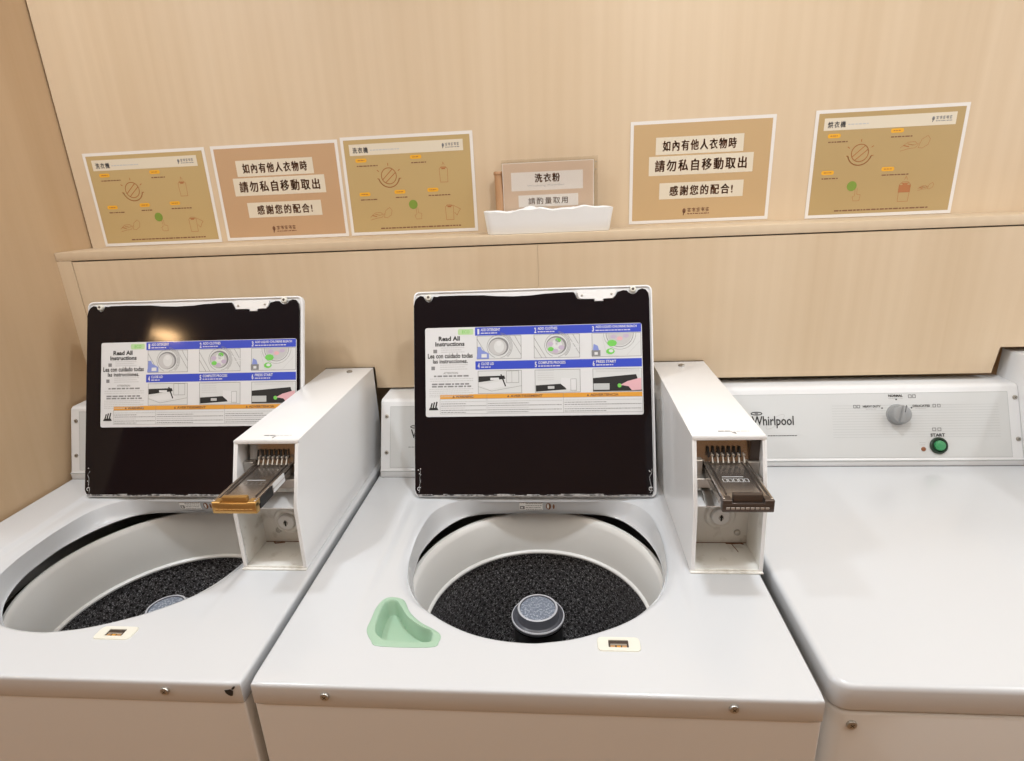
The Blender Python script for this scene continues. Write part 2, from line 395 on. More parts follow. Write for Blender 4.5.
def chip(p, w, h, u, v, seed, tw=.14):
    u *= w; v = h*(1-v)
    p.rrect(u, v-.004, u+.025, v+.004, .0035, M['amber'], 2); p.dashes(u+.005, u+.02, v, .0016, M['redbrown'], 3, seed)
    p.dashes(u+.002, u+.002+w*tw, v-.0115, .0022, M['brownink'], 3, seed+1)
def washer_poster(name, x, z, w, h, label, tan):
    mb = MB(); p = poster_base(mb, (x, YB-.0009, z), w, h, tan); header(p, w, h, '洗衣機', .45); r = M['redbrown']
    for i, (u, v, t) in enumerate([(.10, .235, .16), (.52, .225, .12), (.10, .575, .13), (.375, .565, .09), (.63, .56, .17)]): chip(p, w, h, u, v, i*7, t)
    dial(p, w*.345, h*.60, .0165, r); bottle(p, w*.765, h*.60, .018, r)
    hand(p, w*.25, h*.215, .024, r); p.disc(w*.512, h*.30, .0098, M['leaf'], 2); finger(p, w*.54, h*.205, .013, r); bottle(p, w*.79, h*.215, .018, r, True)
    p.dashes(w*.24, w*.87, h*.065, .0026, M['brownink'], 3, 77)
    return tag(mb.build(name, smooth=0, loc=(x+w/2, YB, z)), label, 'poster', 'laminated posters on the wall above the ledge')
def notice_poster(name, x, z, w, h, label, tan, group=None):
    mb = MB(); p = poster_base(mb, (x, YB-.0009, z), w, h, tan)
    for t, u0, u1, v0, v1, pu in (('如內有他人衣物時', .18, .79, .16, .325, .05), ('請勿私自移動取出', .135, .865, .34, .525, .045), ('感謝您的配合!', .215, .81, .60, .76, .075)):
        p.rect(w*u0, h*(1-v1), w*u1, h*(1-v0), M['cream'], 2)
        a = (v1-v0)*.2; p.text(t, w*(u0+pu), h*(1-v1+a), w*(u1-pu), h*(1-v0-a), M['brownink'], 3, .022)
    logo(p, w*.385, h*.075, w*.20, h*.072, M['brownink'])
    return tag(mb.build(name, smooth=0, loc=(x+w/2, YB, z)), label, 'poster', 'laminated posters on the wall above the ledge')
washer_poster('instruction_poster', -.672, 1.4045, .288, .2035, 'leftmost ochre washer instruction poster with amber tags and line drawings, nearest the corner', M['tanA'])
notice_poster('notice_poster', -.370, 1.406, .288, .2025, 'tan Chinese notice poster between the two ochre washer instruction posters', M['tanB'])
washer_poster('instruction_poster', -.0755, 1.4065, .288, .205, 'ochre washer instruction poster directly left of the powder tray and its sign', M['tanA'])
notice_poster('notice_poster', .542, 1.4065, .290, .2035, 'sand coloured Chinese notice poster right of the white powder tray', M['tanD'])
mb = MB(); w, h = .290, .2085; p = poster_base(mb, (.908, YB-.0009, 1.4035), w, h, M['tanC']); header(p, w, h, '烘衣機', .36); r = M['redbrown']
for i, (u, v, t) in enumerate([(.095, .235, .13), (.51, .215, .14), (.08, .57, .11), (.485, .56, .18)]): chip(p, w, h, u, v, 40+i*7, t)
dial(p, w*.325, h*.60, .0165, r); hand(p, w*.68, h*.66, .026, r); p.disc(w*.30, h*.295, .0098, M['leaf'], 2); finger(p, w*.335, h*.21, .013, r)
bottle(p, w*.66, h*.235, .022, r); p.rect(w*.62, h*.215, w*.70, h*.285, M['redbrown'], 3); hand(p, w*.8, h*.26, .014, r)
p.dashes(w*.2, w*.85, h*.065, .0026, M['brownink'], 3, 78)
tag(mb.build('instruction_poster', smooth=0, loc=(.908+w/2, YB, 1.4035)), 'rightmost ochre poster with dryer instructions and one dark orange square', 'poster', 'laminated posters on the wall above the ledge')

# ------------------------------------------------------------------ powder sign, tray, powder
S = empty('sign_holder', (.37, .745, 1.402), 'clear acrylic sign holder with tan washing powder card, behind the white tray', 'sign')
MB().box(.272, .4745, .766, .7695, 1.402, 1.549, M['acrylic'], .0008, 1).box(.2725, .4665, .7425, .7445, 1.402, 1.543, M['acrylic'], .0006, 1).box(.2725, .4665, .7445, .766, 1.402, 1.405, M['acrylic']).build('acrylic_stand', S, 30)
mb = MB(); mb.box(.2745, .4650, .7446, .7455, 1.4055, 1.5412, M['cardtan']); p = Print(mb, (.2745, .7446, 1.4055), (1, 0, 0), (0, 0, 1), .00008)
p.box(.0006, .0006, .190, .1352, .0012, M['cardwhite'], 1)
p.rect(.018, .080, .168, .117, M['cardwhite'], 1); p.rect(.032, .047, .158, .071, M['cardwhite'], 1)
p.text('洗衣粉', .068, .0960, .120, .1130, M['brownink'], 3, .022); p.text('Washing Powder', .051, .087, .130, .0915, M['lgrey'], 3)
p.text('請酌量取用', .053, .052, .136, .0655, M['brownink'], 3, .004)
mb.build('card', S, 0)
for zz in (1.5225, 1.5375): MB().disc((.4705, .766, zz), (0, -1, 0), .0015, .0015, M['steel'], 10).build('screw', S)
tag(MB().tube([(.266, .742, 1.409), (.2663, .745, 1.46), (.2655, .752, 1.52)], [.0075, .0085, .0088], M['stick'], 12).disc((.2655, .752, 1.52), (0, .1, 1), .0105, .006, M['stick'], 12).build('scoop_handle', loc=(.266, .742, 1.402)),
    'brown wooden scoop handle standing at the left edge of the powder sign', 'scoop')
# tapered tray: open top, wavy thin rim
def tray_ring(t, inset, z):
    x0 = .2435+(.2380-.2435)*t+inset; x1 = .4935+(.5005-.4935)*t-inset; y0 = .678-.006*t+inset; y1 = .733+.004*t-inset; r = .012; pts = []
    for cx, cy, a in ((x1-r, y0+r, -90), (x1-r, y1-r, 0), (x0+r, y1-r, 90), (x0+r, y0+r, 180)):
        pts += [(cx+r*cos(radians(a+q)), cy+r*sin(radians(a+q))) for q in (0, 22, 45, 67, 90)]
    res = []; n = len(pts)
    for i in range(n):
        a, b = pts[i], pts[(i+1) % n]; k = max(1, int(math.hypot(b[0]-a[0], b[1]-a[1])/.006))
        res += [(a[0]+(b[0]-a[0])*j/k, a[1]+(b[1]-a[1])*j/k, z) for j in range(k)]
    return res
mb = MB()
rings = [(0, .006, 1.4022), (0, .001, 1.4025), (.06, 0, 1.4055), (.5, 0, 1.427), (1, 0, 1.4475), (1, .002, 1.4485), (.98, .004, 1.447), (.5, .004, 1.427), (.1, .005, 1.407)]
rr = [tray_ring(*q) for q in rings]; n0 = min(len(q) for q in rr)
def resample(pts, n):
    P_ = [Vector(p) for p in pts]; P_.append(P_[0]); Ls = [0]
    for a, b in zip(P_[:-1], P_[1:]): Ls.append(Ls[-1]+(b-a).length)
    out = []; j = 0
    for i in range(n):
        t = Ls[-1]*i/n
        while Ls[j+1] < t: j += 1
        out.append(P_[j].lerp(P_[j+1], (t-Ls[j])/(Ls[j+1]-Ls[j]+1e-12)))
    return out
n = 120; rr = [resample(q, n) for q in rr]
def rimwave(x): return .0018*sin(x*60)+.0012*sin(x*143+1)-.0022*max(0, 1-abs(x-.27)/.05)+.001
vs = []
for k, q in enumerate(rr):
    for v in q: vs.append((v.x, v.y, v.z+(rimwave(v.x) if k in (4, 5, 6) else 0)))
fs = [(k*n+i, k*n+(i+1) % n, (k+1)*n+(i+1) % n, (k+1)*n+i) for k in range(len(rr)-1) for i in range(n)]
fs += [tuple(range(n))[::-1], tuple((len(rr)-1)*n+i for i in range(n))]
mb.add(vs, fs, M['traywhite'])
tag(mb.build('powder_tray', smooth=50, loc=(.368, .705, 1.402)), 'shallow white plastic tray of washing powder standing on the ledge', 'tray')
mb = MB(); nx, ny = 70, 18; vs = []
from mathutils import noise
for j in range(ny+1):
    for i in range(nx+1):
        x = .2455+(.4925-.2455)*i/nx; y = .679+(.732-.679)*j/ny
        e = min(1, min(i, nx-i)/4)*min(1, min(j, ny-j)/3)
        z = 1.443+e*(.0035+.0095*math.exp(-((x-.333)/.017)**2-((y-.70)/.016)**2)+.003*math.exp(-((x-.42)/.03)**2)+.0022*noise.noise(Vector((x*90, y*90, 0)))+.0012*noise.noise(Vector((x*300, y*300, 1)))-.004*max(0, 1-abs(x-.26)/.03))
        vs.append((x, y, z))
fs = [(j*(nx+1)+i, j*(nx+1)+i+1, (j+1)*(nx+1)+i+1, (j+1)*(nx+1)+i) for j in range(ny) for i in range(nx)]
k0 = len(vs); edge = [i for i in range(nx+1)]+[j*(nx+1)+nx for j in range(1, ny+1)]+[ny*(nx+1)+i for i in range(nx-1, -1, -1)]+[j*(nx+1) for j in range(ny-1, 0, -1)]
vs += [((vs[i][0]-.3685)*.97+.3685, (vs[i][1]-.7055)*.92+.7055, 1.4085) for i in edge]; ne = len(edge)
fs += [(edge[i], k0+i, k0+(i+1) % ne, edge[(i+1) % ne]) for i in range(ne)]+[tuple(k0+i for i in range(ne))]
mb.add(vs, fs, M['powder'])
tag(mb.build('washing_powder', smooth=60, loc=(.368, .705, 1.41)), 'heaped white washing powder filling the shallow tray on the ledge', 'washing powder', kind='stuff')

# ------------------------------------------------------------------ machine parts
def sm(x, a, b): t = max(0, min(1, (x-a)/(b-a))); return t*t*(3-2*t)
CX, CY = .343, .290
RO = [(.1365, .245), (.1315, .30), (.1325, .36), (.141, .41), (.158, .437), (.190, .4560), (.343, .4560), (.498, .4560), (.53, .437), (.547, .41), (.5555, .36), (.5565, .30), (.5505, .245), (.5314, .1878), (.5066, .1537), (.4687, .1217), (.4378, .1054), (.4044, .0919), (.3682, .084), (.3518, .0816), (.3226, .0827), (.2947, .0868), (.2657, .0953), (.2347, .1105), (.1982, .1361), (.1782, .1528), (.1637, .1704), (.1475, .203)]
RO = sorted([(atan2(y-CY, x-CX), math.hypot(x-CX, y-CY)) for x, y in RO])
def r_outer(a):
    n = len(RO); a = (a+pi) % (2*pi)-pi
    i = 0
    while i < n and RO[i][0] <= a: i += 1
    def g(j):
        q, rr_ = RO[j % n]; return q+2*pi*(j//n), rr_
    p0, p1, p2, p3 = g(i-2), g(i-1), g(i), g(i+1)
    t = (a-p1[0])/(p2[0]-p1[0])
    m1 = (p2[1]-p0[1])/(p2[0]-p0[0]); m2 = (p3[1]-p1[1])/(p3[0]-p1[0]); d = p2[0]-p1[0]
    h = (2*t**3-3*t*t+1)*p1[1]+(t**3-2*t*t+t)*d*m1+(-2*t**3+3*t*t)*p2[1]+(t**3-t*t)*d*m2
    if p1[1]*sin(p1[0]) > .162 and p2[1]*sin(p2[0]) > .162: h = .1660/max(.2, sin(a))  # straight back edge
    return h
def r_inner(a):
    # circle centred (.343,.302) r .209 seen from (CX,CY), cut straight at the back
    dy = .012; s_ = sin(a); rr_ = dy*s_+sqrt((dy*s_)**2-dy*dy+.209**2)
    if s_ > .05: rl = (.4650-CY)/s_; rr_ = (rr_**-16+rl**-16)**(-1/16)
    lim = r_outer(a)-.004
    return min(rr_, lim if s_ < .2 else 9)
def top_h(x, y, z0=.92):
    return z0-.0045*sm(x, .088, .104)*(1-sm(x, .558, .575))*sm(y, .07, .24)
def catmull(pts, k=6):
    out = []; n = len(pts)
    for i in range(n):
        p0, p1, p2, p3 = [Vector((*pts[(i+j) % n][:2], 0)) for j in (-1, 0, 1, 2)]
        for q in range(k):
            t = q/k; out.append(.5*((2*p1)+(p2-p0)*t+(2*p0-5*p1+4*p2-p3)*t*t+(3*p1-p0-3*p2+p3)*t**3))
    return [(v.x, v.y) for v in out]
GREEN_O = [(.1168, .095), (.1288, .0759), (.1434, .0661), (.213, .0664), (.2222, .0768), (.2221, .0882), (.2122, .0977), (.188, .1131), (.1678, .1337), (.1538, .1578), (.1374, .1655), (.1224, .1617), (.1159, .1411), (.1162, .1153)]
GREEN_I = [(.1293, .0953), (.138, .0838), (.1547, .0767), (.2054, .0754), (.2105, .084), (.2075, .0956), (.1899, .105), (.1674, .123), (.1505, .1464), (.139, .1598), (.1278, .1595), (.1248, .148), (.1256, .1198)]
def inside(p, poly):
    x, y = p; c = False; n = len(poly)
    for i in range(n):
        (x1, y1), (x2, y2) = poly[i], poly[i-1]
        if (y1 > y) != (y2 > y) and x < (x2-x1)*(y-y1)/(y2-y1)+x1: c = not c
    return c

W_ = .683
def washer_top(ox, root, hole):
    N = 288; angs = [2*pi*i/N for i in range(N)]
    # border rectangle, rounded corners
    rc = .004
    def border(a, inset=0., w=W_, d=.70):
        x0, x1, y0, y1 = inset-.003, w+.003-inset, inset, d-inset; c_, s_ = cos(a), sin(a); t = 9
        if c_ > 1e-9: t = min(t, (x1-CX)/c_)
        if c_ < -1e-9: t = min(t, (x0-CX)/c_)
        if s_ > 1e-9: t = min(t, (y1-CY)/s_)
        if s_ < -1e-9: t = min(t, (y0-CY)/s_)
        x, y = CX+c_*t, CY+s_*t
        for qx, qy, sx, sy in ((x0+rc, y0+rc, -1, -1), (x1-rc, y0+rc, 1, -1)):
            if (x-qx)*sx > 0 and (y-qy)*sy > 0:
                v = Vector((x-qx, y-qy)); v = v.normalized()*min(v.length, rc); x, y = qx+v.x, qy+v.y
        return x, y
    for tgt in ((-.003, 0), (W_+.003, 0), (W_+.003, .70), (-.003, .70)):
        a = atan2(tgt[1]-CY, tgt[0]-CX) % (2*pi); i = min(range(N), key=lambda k: abs(angs[k]-a)); angs[i] = a
    rings = []
    def ring(fn): rings.append([fn(a) for a in angs])
    def P(r_, a): return CX+r_*cos(a), CY+r_*sin(a)
    ring(lambda a: (*P(r_inner(a)+.006, a), .8770))
    ring(lambda a: (*P(r_inner(a)+.001, a), .8775))
    ring(lambda a: (*P(r_inner(a), a), .880))
    def ap(t, z):
        def f(a):
            ri, r2 = r_inner(a), r_outer(a); return (*P(ri+(r2-ri)*t, a), z)
        return f
    ring(ap(.12, .8812)); ring(ap(.28, .8850)); ring(ap(.45, .8915)); ring(ap(.62, .8995)); ring(ap(.78, .9075)); ring(ap(.9, .9128))
    def edge(a):
        x, y = P(r_outer(a)+.0005, a); return x, y, top_h(x, y)-.0035-.0035*sm(y, .12, .26)
    ring(edge)
    def edge2(a):
        x, y = P(r_outer(a)+.003, a); return x, y, top_h(x, y)-.0007-.0045*sm(y, .12, .26)
    ring(edge2)
    K = 42
    for k in range(K+1):
        t = k/K
        def f(a, t=t):
            x, y = P(r_outer(a)+.006, a); bx, by = border(a, .006); X, Y = x+(bx-x)*t, y+(by-y)*t
            return X, Y, top_h(X, Y)-.0042*sm(y, .12, .26)*math.exp(-math.hypot(X-x, Y-y)/.006)
        ring(f)
    for q, z in ((.0030, .9199), (.0012, .9190), (.0002, .9172), (0, .914), (0, .8885), (.0008, .8875), (.006, .8872)):
        ring(lambda a, q=q, z=z: (*border(a, q), z))
    od = 0.
    nr = len(rings)
    vs = [(x+ox+od*(1 if k < 15 else max(0, 1-(k-15)/(nr-25))), y, z) for k, rg in enumerate(rings) for x, y, z in rg]
    gi = catmull(GREEN_O)
    fs = []
    for j in range(len(rings)-1):
        for i in range(N):
            f = (j*N+i, j*N+(i+1) % N, (j+1)*N+(i+1) % N, (j+1)*N+i)
            if hole and 11 < j < 53:
                if all(inside((vs[q][0]-ox, vs[q][1]), [((x-.158)*.985+.158, (y-.105)*.985+.105) for x, y in gi]) for q in f): continue
            fs.append(f)
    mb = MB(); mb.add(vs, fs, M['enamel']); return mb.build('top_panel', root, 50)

def screw(c, ax, r, name, parent, m='steel'):
    mb = MB(); mb.disc(c, ax, r, r*.55, M[m], 18, .6)
    ax = Vector(ax).normalized(); a = ax.orthogonal().normalized(); b = ax.cross(a); c = Vector(c)+ax*r*.56
    for d in (a, b):
        e = ax.cross(d)
        mb.add([c+d*r*.5+e*r*.08, c-d*r*.5+e*r*.08, c-d*r*.5-e*r*.08, c+d*r*.5-e*r*.08], [(0, 1, 2, 3)], M['black'])
    return mb.build(name, parent)

def coin_box(bx, root, dy=0., amber=False, wide=.107, hgt=1.128, coin=True):
    """sheet steel coin box: bx left face, front lower edge y .235"""
    x0, x1 = bx, bx+wide; yf = .2295+dy-(.004 if amber else 0); yk = .270+dy; yb = .655 if dy == 0 else .70
    zb, zk, zt = .9205, 1.030, hgt; t = .0022
    mb = MB()
    ym = yf+(.0035 if amber else .0075); side = [(yf, zb), (ym, zk), (yk, zt), (yb, zt), (yb, zb)]
    for a, b in ((x0, x0+t), (x1-t, x1)): mb.prism(side, 'x', a, b, M['boxwhite'], .0005, 1)
    mb.box(x0, x1, yk-.001, yb, zt-.0012, zt+.001, M['boxwhite'], .0008, 2)
    mb.box(x0, x1, yk-.0015, yk+.0015, zt-.005, zt+.001, M['boxwhite'], .0008, 2)          # folded lip over the opening
    mb.box(x0+t, x1-t, yf+.0005, yf+.003, zb, zb+.005, M['boxin'], .0006, 1); mb.box(x0-.0008, x1+.0002, yf-.0038, yf+.004, zb-.0003, zb+.0022, M['boxin'], .0006, 1)
    mb.box(x0+t, x1-t, yb-.002, yb, zb, zt, M['boxwhite'])
    # narrow front flanges down both sides
    for a, b in ((x0+t*.5, x0+.0062), (x1-.0058, x1-t*.5)):
        mb.prism([(yf+.0003, zb+.004), (ym+.0003, zk), (yk, zt-.003), (yk+.0012, zt-.003), (ym+.0016, zk), (yf+.0016, zb+.004)], 'x', a, b, M['boxwhite'])
    box = mb.build('coin_box', root, 30)
    # printed mark near the front of the lid
    mb = MB(); p = Print(mb, (x0, yk, zt+.0012), (1, 0, 0), (0, 1, 0), .0001)
    p.dashes(.042, .088, .018, .0022, M['lgrey'], 1, 4); p.dashes(.042, .060, .0185, .0024, M['grey'], 1, 6)
    p.poly([(.066, .0135), (.0595, .0135), (.0665, .008)], M['dark'], 1) if not amber else p.poly([(.061, .0145), (.0635, .0155), (.0610, .007), (.0595, .0075)], M['dark'], 1)
    mb.build('printed_mark', box, 0)
    # lower compartment
    mb = MB(); ybk = yf+(.074 if not amber else .072)
    mb.box(x0+t, x1-t, yf+.003, ybk, zb+.0005, zb+.003, M['boxin'])
    mb.box(x0+t, x1-t, ybk, ybk+.002, zb, zk+.05, M['boxin'])
    mb.box(x0+t, x0+t+.001, yf+.010, ybk, zb, zk, M['boxin']); mb.box(x1-t-.001, x1-t, yf+.010, ybk, zb, zk, M['boxin'])
    mb.box(x0+t, x1-t, ym+.0008, yf+.055, zk-.0008, zk+.0008, M['boxwhite'])
    lc = Vector((x0+.049, ybk, .966)) if amber else Vector((x0+.059, ybk, .9755))
    mb.build('lower_compartment', box, 30)
    mb = MB()
    mb.lathe([(.0255, 0), (.0225, .0035), (.0195, .0040), (.0150, .0015)], (0, 0, 0), M['boxin'], 32, Matrix.Translation(lc) @ Matrix.Rotation(radians(90), 4, 'X'))
    mb.disc(lc, (0, -1, 0), .0148, .009, M['traywhite'], 28, .5)
    mb.disc(lc+Vector((0, -.009, 0)), (0, -1, 0), .0042, .0008, M['steel'], 16)
    mb.box(lc.x-.0012, lc.x+.0012, lc.y-.0102, lc.y-.0097, lc.z-.0055, lc.z+.0055, M['black'])
    mb.disc(lc+Vector((0, -.0098, .0016)), (0, -1, 0), .0024, .0004, M['black'], 12)
    mb.build('lock', box)
    MB().disc((x0+.030 if amber else x0+.0885, ybk, .9475 if amber else .9435), (0, -1, 0), .0052, .004, M['chrome2'], 12, .5).build('bolt', box)
    # dirt line where floor and back meet
    mb = MB(); rnd = random.Random(int(bx*1000))
    pts = [(x0+t+.001, ybk-.001, zb+.0034), (x0+.03, ybk-.0012, zb+.0034), (x0+.06, ybk-.0009, zb+.0034), (x1-t-.001, ybk-.001, zb+.0034)]
    mb.tube(pts, .0006, M['brownink'], 5)
    if not amber:
        mb.tube([(x0+.071, ybk-.003, zb+.0034), (x0+.082, ybk-.004, zb+.0036), (x0+.094, ybk-.0028, zb+.0036), (x1-.008, ybk-.005, zb+.0034)], .0011, M['brownink'], 5)
        mb.tube([(x0+.080, ybk-.004, zb+.0034), (x0+.083, ybk-.018, zb+.0034), (x0+.0845, ybk-.026, zb+.0033)], .0006, M['brownink'], 5)
    else: mb.tube([(x0+.018, ybk-.002, zb+.0034), (x0+.022, ybk-.006, zb+.0034), (x0+.038, ybk-.003, zb+.0034)], .0013, M['brownink'], 5)
    mb.build('dirt_line', box)
    if not coin: return box
    # coin mechanism: face plate with comb, slide
    xs, xe = (x0+.0185, x0+.0835) if amber else (x0+.0215, x0+.0875); zs = 1.0825; yt = (.160 if amber else .167)+dy; yc = .283+dy
    mb = MB()
    mm = M['gold'] if amber else M['chrome']  # left box: warm reflection on the plate put into its amber colour
    mb.prism([(yc, zs-.018), (yc+.004, zs-.018), (yc+.022, zt-.004), (yc+.018, zt-.004)], 'x', x0+.008, x1-.014, M['chrome'], .0008, 1)
    mb.prism([(yc+.016, zt-.0165), (yc+.0185, zt-.004), (yc+.012, zt-.004), (yc+.009, zt-.0165)], 'x', x0+.012, x0+.060, mm, .0008, 1)
    mb.box(x1-.016, x1-t, yc+.002, yc+.02, zs-.03, zt-.003, M['bronze'])
    mb.box(x0+t, x0+.020, yc-.006, yc+.005, zk+.012, zs+.004, M['chrome2'], .001, 1)      # bracket ears
    mb.box(x1-.020, x1-t, yc-.004, yc+.005, zk+.012, zs, M['chrome2'], .001, 1)
    mb.disc((x0+.013, yc-.006, zk+.022), (0, -1, 0), .0042, .004, M['steel'], 10, .5)
    mb.box(x0+.006, x1-t, yc-.02, yc+.004, zs-.036, zs-.020, M['chrome2'], .001, 1)
    mb.prism([(yf+.006, zk+.001), (yf+.006, zk+.0025), (yc, zs-.034), (yc, zs-.036)], 'x', x0+.018, x0+.03, M['chrome2'])
    mb.build('coin_mechanism', box, 30)
    mb = MB()
    for k in range(7):
        x = xs+.0065+k*.0078
        f = lambda s_: (x+.0015*s_, )
        mb.prism([(yc+.0005, zs+.0065), (yc+.0085, zs+.0200), (yc+.0070, zs+.0210), (yc-.0022, zs+.007)], 'x', x, x+.0026, M['black'])
        mb.tube([(x+.0056, yc+.003, zs+.012), (x+.0056, yc-.004, zs+.0075), (x+.0056, yc-.009, zs+.001)], .0013, M['chrome2'], 6)
        mb.disc((x+.0056, yc-.002, zs+.0105), (0, -1, .4), .0022, .002, M['chrome2'], 8, .4)
    mb.build('coin_comb', box, 30)
    mb = MB(); fr = M['gold'] if amber else M['bronze']
    mb.box(xs, xe, yt+.010, yc+.03, zs-.0065, zs-.0030, M['chrome'], .0006, 1)            # slide plate
    mb.box(xs, xs+.0035, yt+.004, yc+.02, zs-.018, zs, M['chrome'], .0008, 1)
    mb.box(xe-.0035, xe, yt+.004, yc+.02, zs-.018, zs, M['chrome'], .0008, 1)
    mb.box(xs+.008, xs+.0095, yt+.02, yc, zs-.0032, zs-.0015, M['bronze']); mb.box(xe-.0095, xe-.008, yt+.02, yc, zs-.0032, zs-.0015, M['bronze'])
    mb.box(xs-.001, xe+.001, yt, yt+.010, zs-.0195, zs-(.0030 if amber else .0060), fr, .0016, 2)               # front grip bar
    mb.box(xs-.001, xs+.012, yt+.0005, yt+.014, zs-.0090, zs-.0010, fr, .001, 1); mb.box(xe-.012, xe+.001, yt+.0005, yt+.014, zs-.0090, zs-.0010, fr, .001, 1)
    mb.box(xs+.0135, xe-.0135, yt+.0035, yt+.012, zs-.0085, zs+.0055, fr, .0015, 2)   # thumb tab
    for k in range(9): mb.box(xs+.004+k*.0064, xs+.0088+k*.0064, yt-.0007, yt+.002, zs-.0145, zs-.0115, M['gold'] if amber else M['chrome2'], .0003, 1)
    p = Print(mb, (xs, yt+.045, zs-.003), (1, 0, 0), (0, 1, 0), .0002)
    for k in range(5): p.box(.015+k*.0075, .010, .0205+k*.0075, .019, .0008, M['paper'] if not amber else M['chrome2'], 1)
    p.rect(.016, .024, .046, .0255, M['paper'], 1)
    if amber:
        mb.box(xe, xe+.0012, yt+.012, yt+.050, zs-.017, zs-.002, M['black'])
        mb.box(xe, xe+.0012, yt+.053, yt+.090, zs-.015, zs-.001, M['paper'])
        mb.box(xe, xe+.0014, yt+.053, yt+.090, zs-.009, zs-.0075, M['chrome2'])
    mb.build('coin_slide', box, 30)
    return box

def lean_frame(p0, p1): 
    d = Vector((0, p1[0]-p0[0], p1[1]-p0[1])).normalized(); return d

def instruction_label(p, u0, v0, w, h):
    X = lambda u: u0+w*u
    Y = lambda v: v0+h*(1-v)
    R_ = lambda a, b, c, d, m, k=2: p.rect(X(a), Y(d), X(c), Y(b), m, k)
    p.rrect(u0, v0, u0+w, v0+h, .004, M['paper'], 1)
    K, G, LG = M['black'], M['grey'], M['lgrey']
    T = lambda t, a, b, c, d, m=K, bold=0.: p.text(t, X(a), Y(d), X(c), Y(b), m, 4, bold+.012)
    # left column
    p.rrect(X(.155), Y(.085), X(.228), Y(.02), .003, M['labpalegreen'], 2); T('ECO', .175, .035, .21, .07, M['labgreen'])
    T('Read All', .064, .098, .164, .150, K, .02); T('Instructions', .048, .160, .186, .210, K, .02)
    T('Lea con cuidado todas', .012, .290, .224, .345, K, .01); T('las instrucciones.', .036, .355, .200, .402, K, .01)
    for i, v in enumerate((.228, .252, .276)): p.dashes(X(.075), X(.185-.01*(i % 2)), Y(v), .0014, LG, 3, i)
    p.rect(X(.038), Y(.285), X(.056), Y(.245), G, 3)
    for i, v in enumerate((.42, .444, .468)): p.dashes(X(.07), X(.20-.012*(i % 2)), Y(v), .0014, LG, 3, 10+i)
    p.rect(X(.028), Y(.475), X(.045), Y(.435), G, 3)
    T('ATTENTION:', .085, .50, .155, .522, G); 
    p.dashes(X(.04), X(.215), Y(.545), .003, G, 3, 21)
    for i, v in enumerate((.575, .60)): p.dashes(X(.02), X(.225), Y(v), .0014, LG, 3, 30+i)
    p.dashes(X(.03), X(.215), Y(.635), .003, G, 3, 23); p.dashes(X(.03), X(.215), Y(.662), .003, G, 3, 24)
    for i, v in enumerate((.69, .712, .734, .756, .775)): p.dashes(X(.018), X(.225-.02*(i % 2)), Y(v), .0013, LG, 3, 40+i)
    # blue headings
    for (v1, v2, items) in ((.005, .098, (('1', 'ADD DETERGENT', .09), ('2', 'ADD CLOTHES', .09), ('3', 'ADD LIQUID CHLORINE BLEACH', .185))),
                            (.385, .478, (('4', 'CLOSE LID', .06), ('5', 'COMPLETE PROCESS', .125), ('6', 'PRESS START', .09)))):
        R_(.236, v1, .997, v2, M['blue'], 2)
        for (n_, t_, tw), a in zip(items, (.247, .512, .776)):
            T(n_, a, v1+.018, a+.009, v2-.014, M['paper'], .02); T(t_, a+.016, v1+.014, a+.016+tw, v1+.045, M['paper'], .01)
            p.dashes(X(a+.016), X(a+.016+tw*.85), Y(v1+.067), .0019, M['paper'], 4, int(a*100))
    # drawings
    def frame(a, b, c, d): p.box(X(a), Y(d), X(c), Y(b), .0008, G, 3)
    def tubdraw(a, c, cu, cv, r_, clothes):
        b, d = .105, .362; frame(a, b, c, d)
        hh = h*(d-b)
        p.rect(X(a), Y(d), X(c), Y(b), M['plate'], 2)
        [p.stroke(q, .0008, G, 3) for q in ([(X(a), Y(b+.03)), (X(a+.055), Y(d))], [(X(a), Y(b+.12)), (X(a+.035), Y(d))], [(X(c-.03), Y(b)), (X(c), Y(b+.13))], [(X(c-.055), Y(b)), (X(c), Y(b+.22))])]
        for q in (1.14, 1.25, 1.36): p.arc(X(cu), Y(cv), r_*q, -50 if q > 1.2 else -80, 80 if q > 1.2 else 250, .0008, G, 3)
        p.disc(X(cu), Y(cv), r_, G, 3, 28, r_*.9); p.disc(X(cu)-.0015, Y(cv)-.001, r_*.88, LG, 4, 28, r_*.8); p.disc(X(cu)+.001, Y(cv), r_*.5, M['plate'], 5, 20, r_*.62)
        p.disc(X(cu)+.001, Y(cv)+r_*.3, r_*.25, M['paper'], 6, 14)
        if clothes:
            for q, (du, dv, m_) in enumerate(((-.6, -.5, 'labgreen'), (-.1, -.75, 'lilac'), (.55, -.3, 'lilac'), (.2, .65, 'labgreen'), (-.65, .2, 'lilac'), (0, 0, 'paper'))):
                p.disc(X(cu)+du*r_*.9, Y(cv)+dv*r_*.75, r_*.30, M[m_], 6, 9, r_*.22)
    tubdraw(.245, .450, .345, .225, .0200, False)
    # detergent bottle
    p.poly([(X(.242), Y(.36)), (X(.300), Y(.36)), (X(.300), Y(.30)), (X(.268), Y(.26)), (X(.262), Y(.225)), (X(.248), Y(.225)), (X(.246), Y(.28))], M['labblue'], 7)
    p.rect(X(.265), Y(.345), X(.29), Y(.305), M['paper'], 8)
    tubdraw(.510, .718, .612, .225, .0200, True); p.stroke([(X(.675), Y(.19)), (X(.73), Y(.23)), (X(.69), Y(.26))], .0014, M['paper'], 8)
    # bleach drawing
    a, b, c, d = .775, .105, .995, .362; p.rect(X(a), Y(d), X(c), Y(b), M['plate'], 2); frame(a, b, c, d)
    p.arc(X(.90), Y(.11), .026, 180, 360, .0012, G, 3); p.arc(X(.90), Y(.11), .031, 180, 360, .0006, G, 3)
